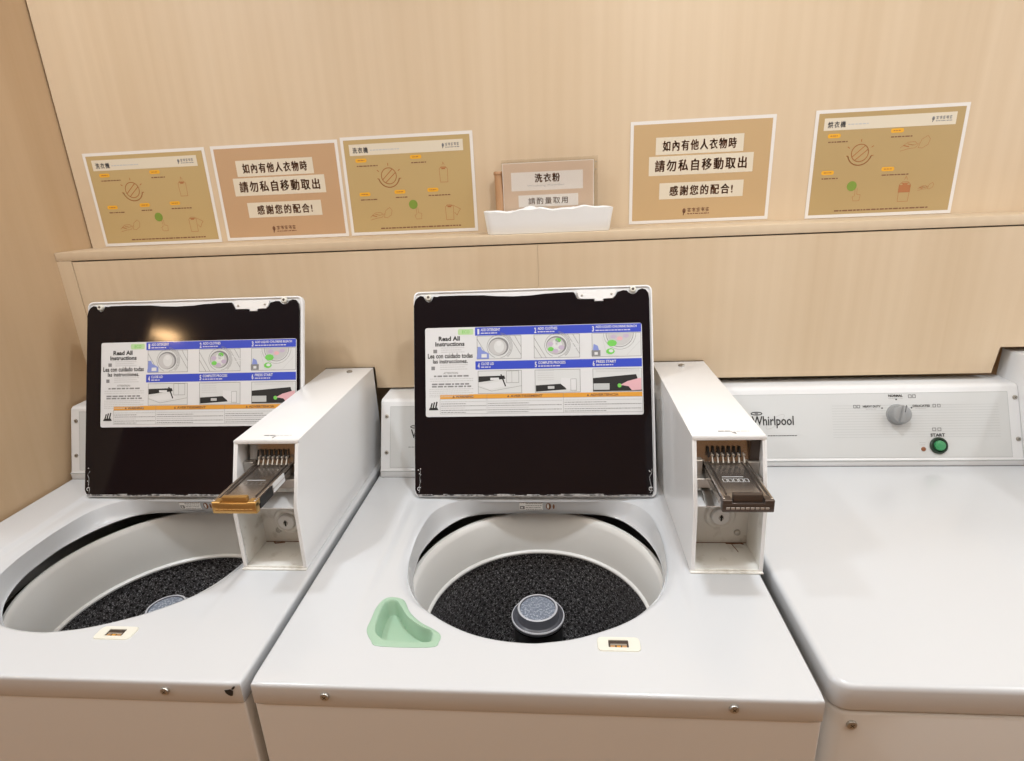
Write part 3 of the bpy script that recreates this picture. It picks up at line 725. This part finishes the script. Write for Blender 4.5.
    p.poly([(X(.90)+.024*cos(radians(180+180*i/14)), Y(.11)+.024*sin(radians(180+180*i/14))) for i in range(15)], M['lgrey'], 3)
    for du, dv in ((-.012, -.006), (.0, -.010), (.012, -.005)): p.disc(X(.90)+du, Y(.11)+dv, .006, M['lilac'] if du else M['skin'], 5, 10, .004)
    p.disc(X(.865), Y(.215), .0095, M['labgreen'], 6, 9, .0065); p.disc(X(.857), Y(.305), .0085, M['labgreen'], 6, 9, .006); p.disc(X(.86), Y(.30), .0045, M['paper'], 7, 9, .003)
    p.rect(X(.772), Y(.355), X(.812), Y(.29), G, 6); p.poly([(X(.778), Y(.29)), (X(.806), Y(.29)), (X(.80), Y(.24)), (X(.782), Y(.22))], M['labblue'], 6); p.rect(X(.785), Y(.34), X(.80), Y(.31), M['paper'], 7)
    p.stroke([(X(.93), Y(.35)), (X(.99), Y(.20))], .0006, LG, 3); p.stroke([(X(.82), Y(.14)), (X(.84), Y(.34)), (X(.90), Y(.36))], .0006, LG, 3)
    # lid closing
    frame(.248, .495, .450, .745); p.rect(X(.248), Y(.745), X(.450), Y(.495), M['plate'], 2)
    p.poly([(X(.25), Y(.62)), (X(.375), Y(.585)), (X(.37), Y(.55)), (X(.25), Y(.555))], K, 4); p.rect(X(.305), Y(.598), X(.345), Y(.572), M['paper'], 5)
    p.poly([(X(.25), Y(.65)), (X(.36), Y(.61)), (X(.40), Y(.66)), (X(.30), Y(.70))], M['paper'], 4)
    p.stroke([(X(.355), Y(.54)), (X(.375), Y(.665))], .0026, K, 6); p.box(X(.38), Y(.63), X(.437), Y(.50), .0007, G, 4); p.stroke([(X(.405), Y(.63)), (X(.405), Y(.50))], .0005, G, 4)
    p.stroke([(X(.25), Y(.67)), (X(.31), Y(.72)), (X(.45), Y(.665))], .0006, G, 5)
    # console drawing
    frame(.512, .495, .718, .745); p.rect(X(.512), Y(.745), X(.718), Y(.495), M['plate'], 2)
    for i in range(5): p.dashes(X(.525), X(.60), Y(.505+i*.025), .0009, LG, 4, 60+i)
    p.poly([(X(.515), Y(.735)), (X(.655), Y(.715)), (X(.642), Y(.65)), (X(.515), Y(.665))], K, 4); p.rect(X(.57), Y(.705), X(.60), Y(.675), M['lgrey'], 5)
    p.poly([(X(.63), Y(.655)), (X(.66), Y(.715)), (X(.70), Y(.715)), (X(.70), Y(.60)), (X(.632), Y(.585))], M['paper'], 5); p.box(X(.675), Y(.73), X(.70), Y(.60), .0006, G, 6)
    # press start drawing
    p.rect(X(.776), Y(.745), X(.995), Y(.495), M['plate'], 2); frame(.776, .495, .995, .745)
    p.poly([(X(.776), Y(.74)), (X(.995), Y(.74)), (X(.97), Y(.56)), (X(.776), Y(.595))], K, 4); p.rect(X(.778), Y(.725), X(.85), Y(.655), M['plate_line'], 5)
    p.disc(X(.895), Y(.68), .0040, M['labgreen'], 6, 12); p.poly([(X(.898), Y(.675)), (X(.93), Y(.635)), (X(.97), Y(.61)), (X(.992), Y(.60)), (X(.992), Y(.73)), (X(.95), Y(.735)), (X(.935), Y(.69))], M['skin'], 7)
    for i, v in enumerate((.51, .525)): p.dashes(X(.79), X(.985), Y(v), .0008, LG, 4, 70+i)
    # warning strip
    R_(.068, .752, .996, .802, M['orange'], 2)
    for t_, a, c in (('WARNING', .130, .225), ('AVERTISSEMENT', .385, .545), ('ADVERTENCIA', .75, .89)):
        T(t_, a+.012, .764, c, .792, M['brownink'], .02); p.poly([(X(a-.004), Y(.79)), (X(a+.008), Y(.79)), (X(a+.002), Y(.765))], M['brownink'], 4)
    p.box(X(.068), Y(.968), X(.996), Y(.802), .0005, G, 3)
    for u in (.288, .640): p.stroke([(X(u), Y(.968)), (X(u), Y(.752))], .0005, G, 3)
    sd = 100
    for a, c in ((.073, .283), (.293, .635), (.645, .99)):
        for i in range(6):
            sd += 1; p.dashes(X(a), X(a+(c-a)*(1 if i % 2 == 0 else .55)), Y(.832+i*.024), .0013, G if i % 3 else LG, 3, sd)
    # burn pictogram
    p.poly([(X(.014), Y(.925)), (X(.060), Y(.925)), (X(.054), Y(.895)), (X(.018), Y(.90))], K, 3)
    for u, v in ((.024, .85), (.035, .84), (.047, .835)): p.stroke([(X(u), Y(.90)), (X(u+.006), Y(v))], .0028, K, 3)

def washer_console(ox, root, width, oy=.0, lean=.062):
    y0, y1 = .538+oy, .538+oy+lean; yb = .70; zt = 1.072
    mb = MB()
    mb.prism([(y0, .9195), (y0, .934), (y0+.004, .9375), (y1-.001, zt-.003), (y1+.006, zt+.001), (y1+.05, zt+.0015), (yb, zt+.001), (yb, .9195)], 'x', ox, ox+width, M['plastic'], .0012, 2)
    con = mb.build('console', root, 30)
    V = Vector((0, (y1-.001)-(y0+.004), (zt-.003)-.9375)).normalized(); O = Vector((ox, y0+.004, .9375))
    return con, O, V

def lid(ox, root, du=0., dv=0.):
    th = atan2(.145, .385); V = Vector((0, sin(th), cos(th))); N_ = Vector((0, -cos(th), sin(th))); U = Vector((1, 0, 0)); O = Vector((ox, .4555, .9205))
    T = Matrix(((1, 0, 0, O.x), (0, V.y, N_.y, O.y), (0, V.z, N_.z, O.z), (0, 0, 0, 1)))    # local (u, v, n)
    # outer shell: rounded slab with a raised rim
    def rr_(u0, v0, u1, v1, r, kk=5):
        pts = []
        for cx, cy, a in ((u1-r, v0+r, -90), (u1-r, v1-r, 0), (u0+r, v1-r, 90), (u0+r, v0+r, 180)):
            pts += [(cx+r*cos(radians(a+90*t/kk)), cy+r*sin(radians(a+90*t/kk))) for t in range(kk+1)]
        return pts
    def shell(prof, r, m, mb, cap0=True, cap1=True):
        n = None; vs = []
        for ins, z in prof:
            q = rr_(.0975+ins, -.001+ins, .5685-ins, .4085-ins, r-ins*.6); n = len(q); vs += [(u, v, z) for u, v in q]
        fs = [(j*n+i, j*n+(i+1) % n, (j+1)*n+(i+1) % n, (j+1)*n+i) for j in range(len(prof)-1) for i in range(n)]
        if cap0: fs.append(tuple(range(n))[::-1])
        if cap1: fs.append(tuple((len(prof)-1)*n+i for i in range(n)))
        mb.add(vs, fs, m, T)
    mb = MB(); shell([(.004, -.016), (.001, -.014), (0, -.011), (0, -.0015), (.0008, -.0004), (.0022, 0), (.0034, -.0006), (.0036, -.003)], .011, M['plastic'], mb)
    L_ = mb.build('lid', root, 40)
    # black inner panel with scalloped top edge
    top = [(.0985, .380), (.1010, .390), (.106, .3965), (.112, .400), (.118, .3985), (.1205, .394), (.1235, .3885), (.129, .3865), (.1345, .3885), (.137, .3935), (.1385, .398), (.147, .397), (.151, .3985), (.19, .3985), (.24, .3975), (.265, .3950), (.30, .3935), (.335, .3945), (.36, .3970), (.40, .3985), (.4175, .3985), (.4215, .3915), (.4245, .3850), (.430, .3835), (.456, .3828), (.457, .3785), (.475, .3785), (.476, .3828), (.493, .3832), (.498, .3880), (.502, .3960), (.513, .3990), (.520, .3985), (.5235, .3945), (.528, .3915), (.534, .3912), (.539, .3945), (.5425, .3990), (.549, .4015), (.556, .3995), (.561, .3925), (.5625, .382)]
    bot = [(.5625, .012), (.560, .0055), (.555, .0025), (.545, .0015), (.12, .0015), (.107, .0025), (.1015, .0065), (.0985, .014)]
    poly = top+bot
    mb = MB()
    n = len(poly); vs = [(u, v, -.003) for u, v in poly]+[(u, v, .0012) for u, v in poly]
    cu, cv = .332, .2
    vs += [(u+(cu-u)*.003, v+(cv-v)*.003, .0018) for u, v in poly]
    fs = [(i, (i+1) % n, n+(i+1) % n, n+i) for i in range(n)]+[(n+i, n+(i+1) % n, 2*n+(i+1) % n, 2*n+i) for i in range(n)]+[tuple(2*n+i for i in range(n))]
    vs = [(u, v, z) for u, v, z in vs]
    mb.add(vs, fs, M['lidblack'], T)
    b = bmesh.new(); 
    inner = mb.build('inner_panel', L_, 0)
    bm_ = bmesh.new(); bm_.from_mesh(inner.data); bmesh.ops.triangulate(bm_, faces=[f for f in bm_.faces if len(f.verts) > 4], ngon_method='EAR_CLIP'); bm_.to_mesh(inner.data); bm_.free(); b.free()
    # scuffed grey bottom edge and chipped corners
    mb = MB(); p = Print(mb, O+N_*.0019, U, V, .0001); rnd = random.Random(int(ox*100)+3)
    x = .104
    while x < .558:
        w2 = rnd.uniform(.008, .03); p.rect(x, .0016, min(x+w2, .559), .0030+rnd.uniform(.0006, .0034), M['lidscuff'], 1); x += w2
    for side in ((.1045, .110), (.5545, .560)):
        pts = [(rnd.uniform(*side), .008+i*.0075) for i in range(7)]
        p.stroke(pts, .0014, M['lidscuff'], 2); p.arc((side[0]+side[1])/2, .016, .0035, 40, 250, .0012, M['paper'], 3, 8)
        for i in range(4): p.disc(rnd.uniform(*side), rnd.uniform(.01, .06), .0012, M['lgrey'], 2, 6)
    mb.build('scuff_marks', inner, 0)
    for u, v in ((.129, .3960), (.5315, .4005)):
        MB().disc(T @ Vector((u, v, 0)), N_, .0062, .0058, M['creamp'], 18, .4).disc(T @ Vector((u, v, .0055)), N_, .0026, .0008, M['bronze'], 12).build('bumper', L_)
    mb = MB(); mb.add([T @ Vector((u, v, z)) for z in (0, .0028) for u, v in [(.4235, .401), (.427, .387), (.431, .3845), (.4575, .3838), (.4585, .3795), (.4735, .3795), (.4745, .3838), (.492, .3842), (.497, .389), (.5005, .401)]],
        [tuple(range(10))[::-1], tuple(range(10, 20))]+[(i, (i+1) % 10, 10+(i+1) % 10, 10+i) for i in range(10)], M['traywhite'])
    br = mb.build('lid_bracket', L_, 30)
    for u, v in ((.4335, .391), (.4905, .3925)): MB().disc(T @ Vector((u, v, .0028)), N_, .0022, .0012, M['steel'], 12).build('screw', br)
    mb = MB(); p = Print(mb, O+N_*.0019, U, V, .00008); instruction_label(p, .1215+du, .1575+dv, .4255, .1770); mb.build('instruction_label', L_, 0)
    return L_

def washer(ox, bx, label, first, group='top loading coin washing machines'):
    root = empty('washing_machine', (ox+W_/2, .35, 0), label, 'washing machine', group)
    # cabinet: folded front with rounded vertical corners, open inside the tub
    mb = MB(); t = .012
    def rect(x0, x1, y0, y1, r=.012, k=4):
        pts = []
        for cx, cy, a in ((x1-r, y0+r, -90), (x1-r, y1-r, 0), (x0+r, y1-r, 90), (x0+r, y0+r, 180)):
            pts += [(cx+r*cos(radians(a+90*q/k)), cy+r*sin(radians(a+90*q/k))) for q in range(k+1)]
        return pts
    o = rect(ox-.0018, ox+W_+.0018, .0012, .70, .003); i_ = rect(ox+t, ox+W_-t, t, .70-t, .004); n = len(o)
    vs = [(x, y, 0) for x, y in o]+[(x, y, .8872) for x, y in o]+[(x, y, .8872) for x, y in i_]+[(x, y, .0) for x, y in i_]
    fs = [(k*n+i, k*n+(i+1) % n, ((k+1) % 4)*n+(i+1) % n, ((k+1) % 4)*n+i) for k in range(4) for i in range(n)]
    mb.add(vs, fs, M['enamel_cab']); mb.build('cabinet', root, 40)
    washer_top(ox, root, first)
    for x in (.093, .584): screw((ox+x, -.0001, .9045 if x < .5 else .9055), (0, -1, 0), .0058, 'screw', root)
    # paint chip on the front corner
    if not first:
        mb = MB(); p = Print(mb, (ox+W_-.020, -.0003, .905), (1, 0, 0), (0, 0, 1), .0001)
        p.poly([(.0005, .0045), (.005, .0050), (.0085, .0062), (.0118, .0035), (.0108, -.001), (.0098, -.0042), (.0072, -.0050), (.0042, -.0035), (.0012, -.0005)], M['black'], 1)
        p.poly([(.0098, .0060), (.0112, .0085), (.0142, .0112), (.0158, .0110), (.0148, .0082), (.012, .0055)], M['black'], 2)
        mb.build('paint_chip', root, 0)
    # tub ring, basket, outer tub, agitator
    c = (ox+.343, .2865, 0) if first else (ox+.346, .300, 0)
    dz = 0. if first else -.025
    MB().lathe([(.226, .795), (.2255, .845), (.2235, .8545), (.2185, .8600), (.2125, .8600), (.2085, .8560), (.2060, .848), (.1990, .797), (.1980, .7805), (.1948, .7792), (.1935, .7768), (.1942, .7735), (.1970, .7718), (.2040, .7728)] if first else [(.228, .780), (.2275, .840), (.2255, .8480), (.2215, .8535), (.2175, .8535), (.2145, .8500), (.2130, .842), (.2125, .775), (.2120, .7435), (.2085, .7422), (.2070, .7398), (.2078, .7362), (.2110, .7348), (.2180, .7358)], c, M['ring'], 96, mlist=[M['ring']]*8+[M['ringedge']]*3+[M['ring']]*2).build('tub_ring', root, 40)
    MB().lathe([(.249, .50), (.249, .835), (.240, .842)], c, M['tubdark'], 64).build('outer_tub', root, 40)
    mb = MB().lathe([(.2045 if first else .218, .7735+dz), (.2042 if first else .2175, .73), (.2035 if first else .216, .70), (.2025 if first else .214, .65), (.2015 if first else .21, .60), (.200, .56), (.192, .530), (.175, .515), (.12, .510), (.04, .515)], c, M['basket'], 96)
    def buv(v, fc):
        a = atan2(fc.y-c[1], fc.x-c[0]); b_ = atan2(v.y-c[1], v.x-c[0])
        if b_-a > pi: b_ -= 2*pi
        if a-b_ > pi: b_ += 2*pi
        return (b_*.2016, v.z) if fc.z > .55 else (v.x, v.y)
    mb.build('basket', root, 40, uvf=buv)
    ag = MB().lathe([(.15, .512), (.14, .525), (.09, .545), (.06, .58), (.046, .64), (.0425, .72), (.0425, .772+dz), (.0455, .7765+dz)], c, M['agi_black'], 48).build('agitator', root, 40)
    for k in range(4):
        a = k*pi/2+.5; d = Vector((cos(a), sin(a), 0)); e = Vector((-sin(a), cos(a), 0)); mbv = MB(); C_ = Vector(c)
        pts = [(.040, .765+dz), (.050, .66), (.085, .57), (.135, .53), (.04, .52)]
        mbv.add([C_+d*r_+e*s_*.004+Vector((0, 0, z)) for s_ in (-1, 1) for r_, z in pts], [(0, 1, 2, 3, 4), (9, 8, 7, 6, 5)]+[(i, (i+1) % 5, 5+(i+1) % 5, 5+i) for i in range(5)], M['agi_black']); mbv.build('vane', ag, 30)
    MB().lathe([(a_, b_+dz) for a_, b_ in [(.0440, .7775), (.0460, .7800), (.0462, .7850), (.0455, .7868), (.0440, .7868), (.0400, .7840), (.0372, .7860), (.0352, .7980), (.0345, .8015), (.0330, .8025), (.0312, .8020), (.0300, .8000), (.0, .8012)]], c, M['agi'], 48,
         mlist=[M['agi_dark'], M['agi_dark'], M['agi_edge'], M['agi_edge'], M['agi_dark'], M['agi_dark'], M['agi_dark'], M['agi_dark'], M['agi_edge'], M['agi_edge'], M['agi_dark'], M['agi']]).build('agitator_cap', ag, 40)
    # console
    cx, oyc = (ox+.004, 0.) if first else (ox-.0005, -.005)
    con, O, V = washer_console(cx, root, .5765 if first else .568, oyc, .062 if first else .050)
    mb = MB(); p = Print(mb, O, (1, 0, 0), V, .0002)
    p.rect(.0205, .003, .560, .1325, M['plate'], 1); p.box(.0205, .003, .560, .1325, .0009, M['plate_line'], 2)
    brand(p, .0655, .064, .083); p.dashes(.060, .12, .046, .0014, M['grey'], 3, 2)
    mb.build('console_plate', con, 0)
    N_ = Vector((1, 0, 0)).cross(V)
    for v in (.112, .035):
        screw(O+Vector((.0125, 0, 0))+V*v, N_, .0042, 'screw', con)
        screw(O+Vector((.567, 0, 0))+V*v, N_, .0042, 'screw', con)
    MB().box(cx+.0005, cx+.576, .5372+oyc, .5388+oyc, .9190, .9206, M['grey']).box(cx, cx+.5765, .5372+oyc, .5385+oyc, .9335, .9352, M['plate_line']).build('seam_crease_strip', con, 0)  # lower grey strip paints the dark crease under the console, upper is a fascia line
    lid(ox if first else ox-.0025, root, *((0, 0) if first else (.0105, -.0135)))
    # rating label on the apron behind the opening
    mb = MB(); p = Print(mb, (ox+.305, .4505, .8945), (1, 0, 0), (0, -.15, 1), .0001)
    yy = lambda z: .4493+(.920-z)*.12
    p.rect(0, 0, .045, .018, M['ring'], 1)
    for i in range(4): p.dashes(.012, .043, .0155-i*.0045, .0014, M['grey'], 2, i)
    p.dashes(.0, .045, .0175, .0012, M['brownink'], 2, 7)
    p.rect(.001, .002, .010, .010, M['grey'], 2); p.rect(.003, .004, .0065, .0075, M['ring'], 3)
    p.disc(.0565, .009, .0052, M['brownink'], 1, 14, .008); p.disc(.0555, .009, .002, M['ring'], 2, 8, .006); p.disc(.0685, .009, .0045, M['lgrey'], 1, 14, .008); p.disc(.0665, .0085, .0022, M['brownink'], 2, 8, .006)
    mb.build('rating_label', root, 0)
    # lid switch strike in the front of the top
    mb = MB(); hx = ox+.4605
    zt = .9196
    def rp(x0, x1, y0, y1, r):
        pts = []
        for cx, cy, a in ((x1-r, y0+r, -90), (x1-r, y1-r, 0), (x0+r, y1-r, 90), (x0+r, y0+r, 180)):
            pts += [(cx+r*cos(radians(a+q)), cy+r*sin(radians(a+q))) for q in (0, 30, 60, 90)]
        return pts
    def plate(out, inn, z0, z1, m):
        n = len(out); vs = [(x, y, z0) for x, y in out]+[(x, y, z1) for x, y in [((q[0]-hx)*.975+hx, (q[1]-.0795)*.94+.0795) for q in out]]+[(x, y, z1) for x, y in inn]+[(x, y, z0-.0) for x, y in inn]
        mb.add(vs, [(k*n+i, k*n+(i+1) % n, (k+1)*n+(i+1) % n, (k+1)*n+i) for k in range(3) for i in range(n)], m)
    plate(rp(hx-.029, hx+.027, .0665, .0915, .006), rp(hx-.0145, hx+.0115, .0730, .0855, .001), zt, zt+.0018, M['creamp'])
    mb.box(hx-.0145, hx+.0115, .0730, .0855, zt, zt+.0004, M['bronze']); mb.box(hx-.012, hx+.009, .0772, .0795, zt+.0004, zt+.0016, M['chrome2'], .0004, 1)
    mb.box(hx-.012, hx-.006, .0738, .0768, zt+.0004, zt+.0012, M['brass']); mb.box(hx+.003, hx+.009, .0738, .0768, zt+.0004, zt+.0012, M['brass']); mb.box(hx-.004, hx+.0012, .0738, .0765, zt+.0004, zt+.0014, M['orange'])
    mb.build('lid_switch', root, 30)
    if first:
        # mint bleach dispenser dropped into the front left of the top
        go = [(x+ox, y) for x, y in catmull(GREEN_O)]; gi = [(x+ox, y) for x, y in catmull(GREEN_I)]
        n = 120; go = [(v.x, v.y) for v in resample([(x, y, 0) for x, y in go], n)]
        def near_start(pts, ref):
            k = min(range(n), key=lambda i: (pts[i][0]-ref[0])**2+(pts[i][1]-ref[1])**2); return pts[k:]+pts[:k]
        gi = [(v.x, v.y) for v in resample([(x, y, 0) for x, y in gi], n)]; gi = near_start(gi, go[0])
        gcx, gcy = ox+.158, .102
        sc = lambda P_, s_: [((x-gcx)*s_+gcx, (y-gcy)*s_+gcy) for x, y in P_]
        rings = [(go, .9188), (sc(go, .995), .9208), (sc(go, .97), .9214), (sc(gi, 1.03), .9212), (gi, .9200), (sc(gi, .975), .914), (sc(gi, .90), .899), (sc(gi, .86), .8955)]
        vs = []
        for q, z in rings: vs += [(x, y, z+ (top_h(x-ox, y)-.92 if z > .916 else 0)) for x, y in q]
        mb = MB(); fs = [(k*n+i, k*n+(i+1) % n, (k+1)*n+(i+1) % n, (k+1)*n+i) for k in range(len(rings)-1) for i in range(n)]+[tuple((len(rings)-1)*n+i for i in range(n))]
        mb.add(vs, fs, M['mint'])
        mb.disc((ox+.1605, .0865, .8955), (0, 0, 1), .0016, .0006, M['black'], 8)
        # ramp inside the well
        o_ = mb.build('bleach_dispenser', root, 50)
        b = bmesh.new(); b.from_mesh(o_.data); bmesh.ops.triangulate(b, faces=[f for f in b.faces if len(f.verts) > 4]); bmesh.ops.recalc_face_normals(b, faces=b.faces); b.to_mesh(o_.data); b.free()
        tag(o_, 'mint green plastic cup in the white top')
    coin_box(bx, root, 0., amber=not first)
    screw((bx+.0545 if first else bx+.064, .625, 1.129), (0, 0, 1), .0062, 'lid_screw', root)
    return root

def brand(p, u, v, w):
    """the maker's lettering with its loop and small oval"""
    hh = w*.235
    p.text('Whirlpool', u, v-hh*.28, u+w, v+hh, M['black'], 4, .012)
    p.arc(u+w*.12, v+hh*1.28, w*.13, 0, 360, w*.02, M['black'], 3, 20, w*.035); p.disc(u+w*.12, v+hh*1.28, w*.05, M['grey'], 3, 10, w*.02)
    pts = []
    for i in range(31):
        a = 2*pi*i/30; x = .36*cos(a)*1.0; y = .11*sin(a); c_, s_ = cos(radians(52)), sin(radians(52))
        pts.append((u+w*(.56+(x*c_-y*s_)*.95), v+hh*.4+w*(x*s_+y*c_)*.62))
    p.stroke(pts, w*.011, M['lgrey'], 2)

washer(-.700, -.1315, 'left washing machine with raised black lid, amber fronted coin slide and chipped front corner', False)
washer(0., .583, 'middle washing machine with raised black lid, round open tub and mint green dispenser cup', True)

# ------------------------------------------------------------------ dryer on the right
D = empty('dryer', (1.045, .36, 0), 'right white dryer with flat closed top, grey knob and green start button', 'dryer')
dx0, dx1, dyf, dyb = .7035, 1.3865, .0215, .72
def rrc(x0, x1, y0, y1, r, k=6):
    pts = []
    for cx, cy, a in ((x1-r, y0+r, -90), (x1-r, y1-r, 0), (x0+r, y1-r, 90), (x0+r, y0+r, 180)):
        pts += [(cx+r*cos(radians(a+90*q/k)), cy+r*sin(radians(a+90*q/k))) for q in range(k+1)]
    return pts
def stack(prof, r, m, mb, base=(dx0, dx1, dyf, dyb), capb=True):
    vs = []; n = 0
    for ins, z in prof:
        q = rrc(base[0]+ins, base[1]-ins, base[2]+ins, base[3]-ins, max(.002, r-ins*.5)); n = len(q); vs += [(x, y, z) for x, y in q]
    fs = [(j*n+i, j*n+(i+1) % n, (j+1)*n+(i+1) % n, (j+1)*n+i) for j in range(len(prof)-1) for i in range(n)]
    fs.append(tuple((len(prof)-1)*n+i for i in range(n)))
    if capb: fs.append(tuple(range(n))[::-1])
    mb.add(vs, fs, m)
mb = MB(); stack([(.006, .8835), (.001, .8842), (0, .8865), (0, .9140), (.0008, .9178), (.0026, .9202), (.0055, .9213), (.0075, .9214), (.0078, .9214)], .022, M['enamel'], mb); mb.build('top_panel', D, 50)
mb = MB(); stack([(.002, 0), (.002, .874), (.0035, .8788), (.0075, .8808), (.010, .8815)], .020, M['enamel_cab'], mb); cab = mb.build('cabinet', D, 50)
screw((.731, dyf+.0021, .861), (0, -1, 0), .0062, 'screw', cab); screw((1.359, dyf+.0021, .861), (0, -1, 0), .0062, 'screw', cab)
mb = MB().box(.80, 1.29, dyf-.012, dyf+.004, .30, .78, M['enamel_cab'], .01, 3); dr = mb.build('door', D, 40)
MB().box(.83, .85, dyf-.018, dyf-.008, .50, .58, M['plastic'], .003, 2).build('handle', dr, 40)
con, O, V = washer_console(.722, D, 1.3065-.722, .0385)
N_ = Vector((1, 0, 0)).cross(V)
mb = MB(); p = Print(mb, O, (1, 0, 0), V, .0002)
p.rect(.022, .0015, .5635, .1325, M['plate'], 1); p.box(.022, .0015, .5635, .1325, .0009, M['plate_line'], 2)
for i in range(13): p.rect(.2235, .0425+i*.0054, .545, .0431+i*.0054, M['plate_line'], 2)
brand(p, .0625, .0685, .084); p.dashes(.0935, .1535, .0475, .0015, M['black'], 3, 12)
ku, kv = .3505, .0885
p.text('NORMAL', ku-.015, kv+.036, ku+.013, kv+.041, M['dark'], 4, .03); p.dashes(ku-.015, ku+.013, kv+.033, .0012, M['lgrey'], 3, 3)
for q in (.024, .032): p.box(ku+q, kv+.034, ku+q+.0055, kv+.040, .0012, M['grey'], 3)
p.text('HEAVY DUTY', ku-.066, kv+.015, ku-.031, kv+.0195, M['dark'], 4, .03); p.dashes(ku-.060, ku-.040, kv+.0115, .0013, M['lgrey'], 3, 5)
for q in (-.084, -.077): p.box(ku+q, kv+.0145, ku+q+.005, kv+.020, .0012, M['grey'], 3)
p.text('DELICATES', ku+.031, kv+.015, ku+.064, kv+.0195, M['dark'], 4, .03); p.dashes(ku+.036, ku+.058, kv+.0115, .0013, M['lgrey'], 3, 6)
for q in (.070, .079): p.box(ku+q, kv+.0145, ku+q+.005, kv+.020, .0012, M['grey'], 3)
for a, b in ((0, .031), (-.0285, .0135), (.0285, .0135)): p.disc(ku+a, kv+b, .0016, M['black'], 3, 10)
su, sv = .4255, .0250
p.text('START', su-.014, sv+.018, su+.014, sv+.0245, M['dark'], 4, .03)
for q in (-.009, .001): p.box(su+q, sv+.030, su+q+.006, sv+.0355, .0012, M['grey'], 3)
for i in range(2): p.dashes(su-.036, su-.024, sv+.006-.0042*i, .0011, M['lgrey'], 3, i)
mb.build('console_plate', con, 0)
PT = lambda u, v, k=0.: O+Vector((u, 0, 0))+V*v+N_*k
kn = MB().disc(PT(ku, kv, .0003), N_, .0215, .004, M['knob'], 40, .5).disc(PT(ku, kv, .004), N_, .0190, .017, M['knob'], 40, .25)
Tk = Matrix.Translation(PT(ku, kv, .021)) @ Matrix(((1, 0, 0, 0), (0, V.y, N_.y, 0), (0, V.z, N_.z, 0), (0, 0, 0, 1))) @ Matrix.Rotation(radians(-14), 4, 'Z')
kn.box(-.0040, .0040, -.0170, .0175, -.002, .006, M['knob'], .0018, 2, Tk); kn.box(-.0006, .0006, .004, .0185, .0058, .0063, M['knob_d'], 0, 1, Tk)
kn.build('knob', con, 40)
bz = MB().lathe([(.0168, .0002), (.0168, .0035), (.0155, .0048), (.0128, .0048), (.0112, .0030), (.0, .0030)], (0, 0, 0), M['bezel'], 36, Matrix.Translation(PT(su, sv)) @ Matrix(((1, 0, 0, 0), (0, V.y, N_.y, 0), (0, V.z, N_.z, 0), (0, 0, 0, 1)))).build('button_bezel', con, 40)
MB().disc(PT(su, sv, .0028), N_, .0103, .0062, M['startg'], 32, .4).build('start_button', bz)
MB().disc(PT(su-.0290, sv-.0068, .0002), N_, .0044, .0022, M['led'], 20, .5).build('indicator_light', con)
for v in (.1205, .0370): screw(PT(.5772, v), N_, .0045, 'screw', con); screw(PT(.0110, v), N_, .0045, 'screw', con)
MB().box(.7225, 1.3065, .5752, .5768, .9213, .9229, M['grey']).box(.722, 1.3065, .5754, .5768, .9335, .9352, M['plate_line']).build('seam_crease_strip', con, 0)  # lower strip's grey stands in for shade in the base crease
coin_box(1.3075, D, .03, hgt=1.1305, wide=.079)

# ------------------------------------------------------------------ lights
def area(name, loc, size, power, col, rot=(0, 0, 0), shape='DISK', spread=180):
    l = bpy.data.lights.new(name, 'AREA'); l.shape = shape; l.size = size; l.energy = power; l.color = col; l.spread = radians(spread)
    o = bpy.data.objects.new(name, l); COL.objects.link(o); o.location = loc; o.rotation_euler = rot; return o
for x, pw in ((-.66, 9.5), (.66, 9.5), (1.98, 5.5)): area('downlight_lamp', (x, .07, 2.44), .13, pw, (.90, .95, 1.))
l = area('room_fill', (.35, -.62, 2.45), 4., 26, (1., .93, .83), shape='RECTANGLE'); l.data.size_y = .9  # added fill for the room's general light, no known fixture
area('side_fill', (2.5, -.1, 1.7), .9, 14, (.86, .94, 1.), (0, radians(90), 0), shape='SQUARE')  # added fill to brighten side faces, no lamp known there
area('side_fill', (-2.6, -.5, 1.9), .8, 19, (.86, .94, 1.), (0, radians(-90), 0), shape='SQUARE')  # matching added fill from the left
area('warm_room_lamp', (-2.28, -1.68, 2.44), .16, 6, (1., .62, .3))
w = bpy.data.worlds.new('world'); SC.world = w; w.use_nodes = True
w.node_tree.nodes['Background'].inputs[0].default_value = (1, .93, .82, 1); w.node_tree.nodes['Background'].inputs[1].default_value = .0

# ------------------------------------------------------------------ camera
R_ = Vector((0.9960478960802474, 0.07709395555523801, -0.04410340951626904)); U_ = Vector((0.017414683081195884, 0.3174039895974323, 0.9481304953437656)); F_ = Vector((-0.08709372840391123, 0.9451514319962065, -0.31480700924252897))
f_px = 571.0895
cam = bpy.data.cameras.new('camera'); cam.sensor_width = 36; cam.sensor_fit = 'HORIZONTAL'; cam.lens = f_px/1024*36; cam.clip_start = .02
co = bpy.data.objects.new('camera', cam); COL.objects.link(co)
Mx = Matrix(((R_.x, U_.x, -F_.x, 0.39168), (R_.y, U_.y, -F_.y, -0.52585), (R_.z, U_.z, -F_.z, 1.48672), (0, 0, 0, 1)))
co.matrix_world = Mx
SC.camera = co
SC.view_settings.view_transform = 'Standard'; SC.view_settings.look = 'None'; SC.view_settings.gamma = 1; SC.view_settings.use_curve_mapping = False
SC.view_settings.exposure = -0.08
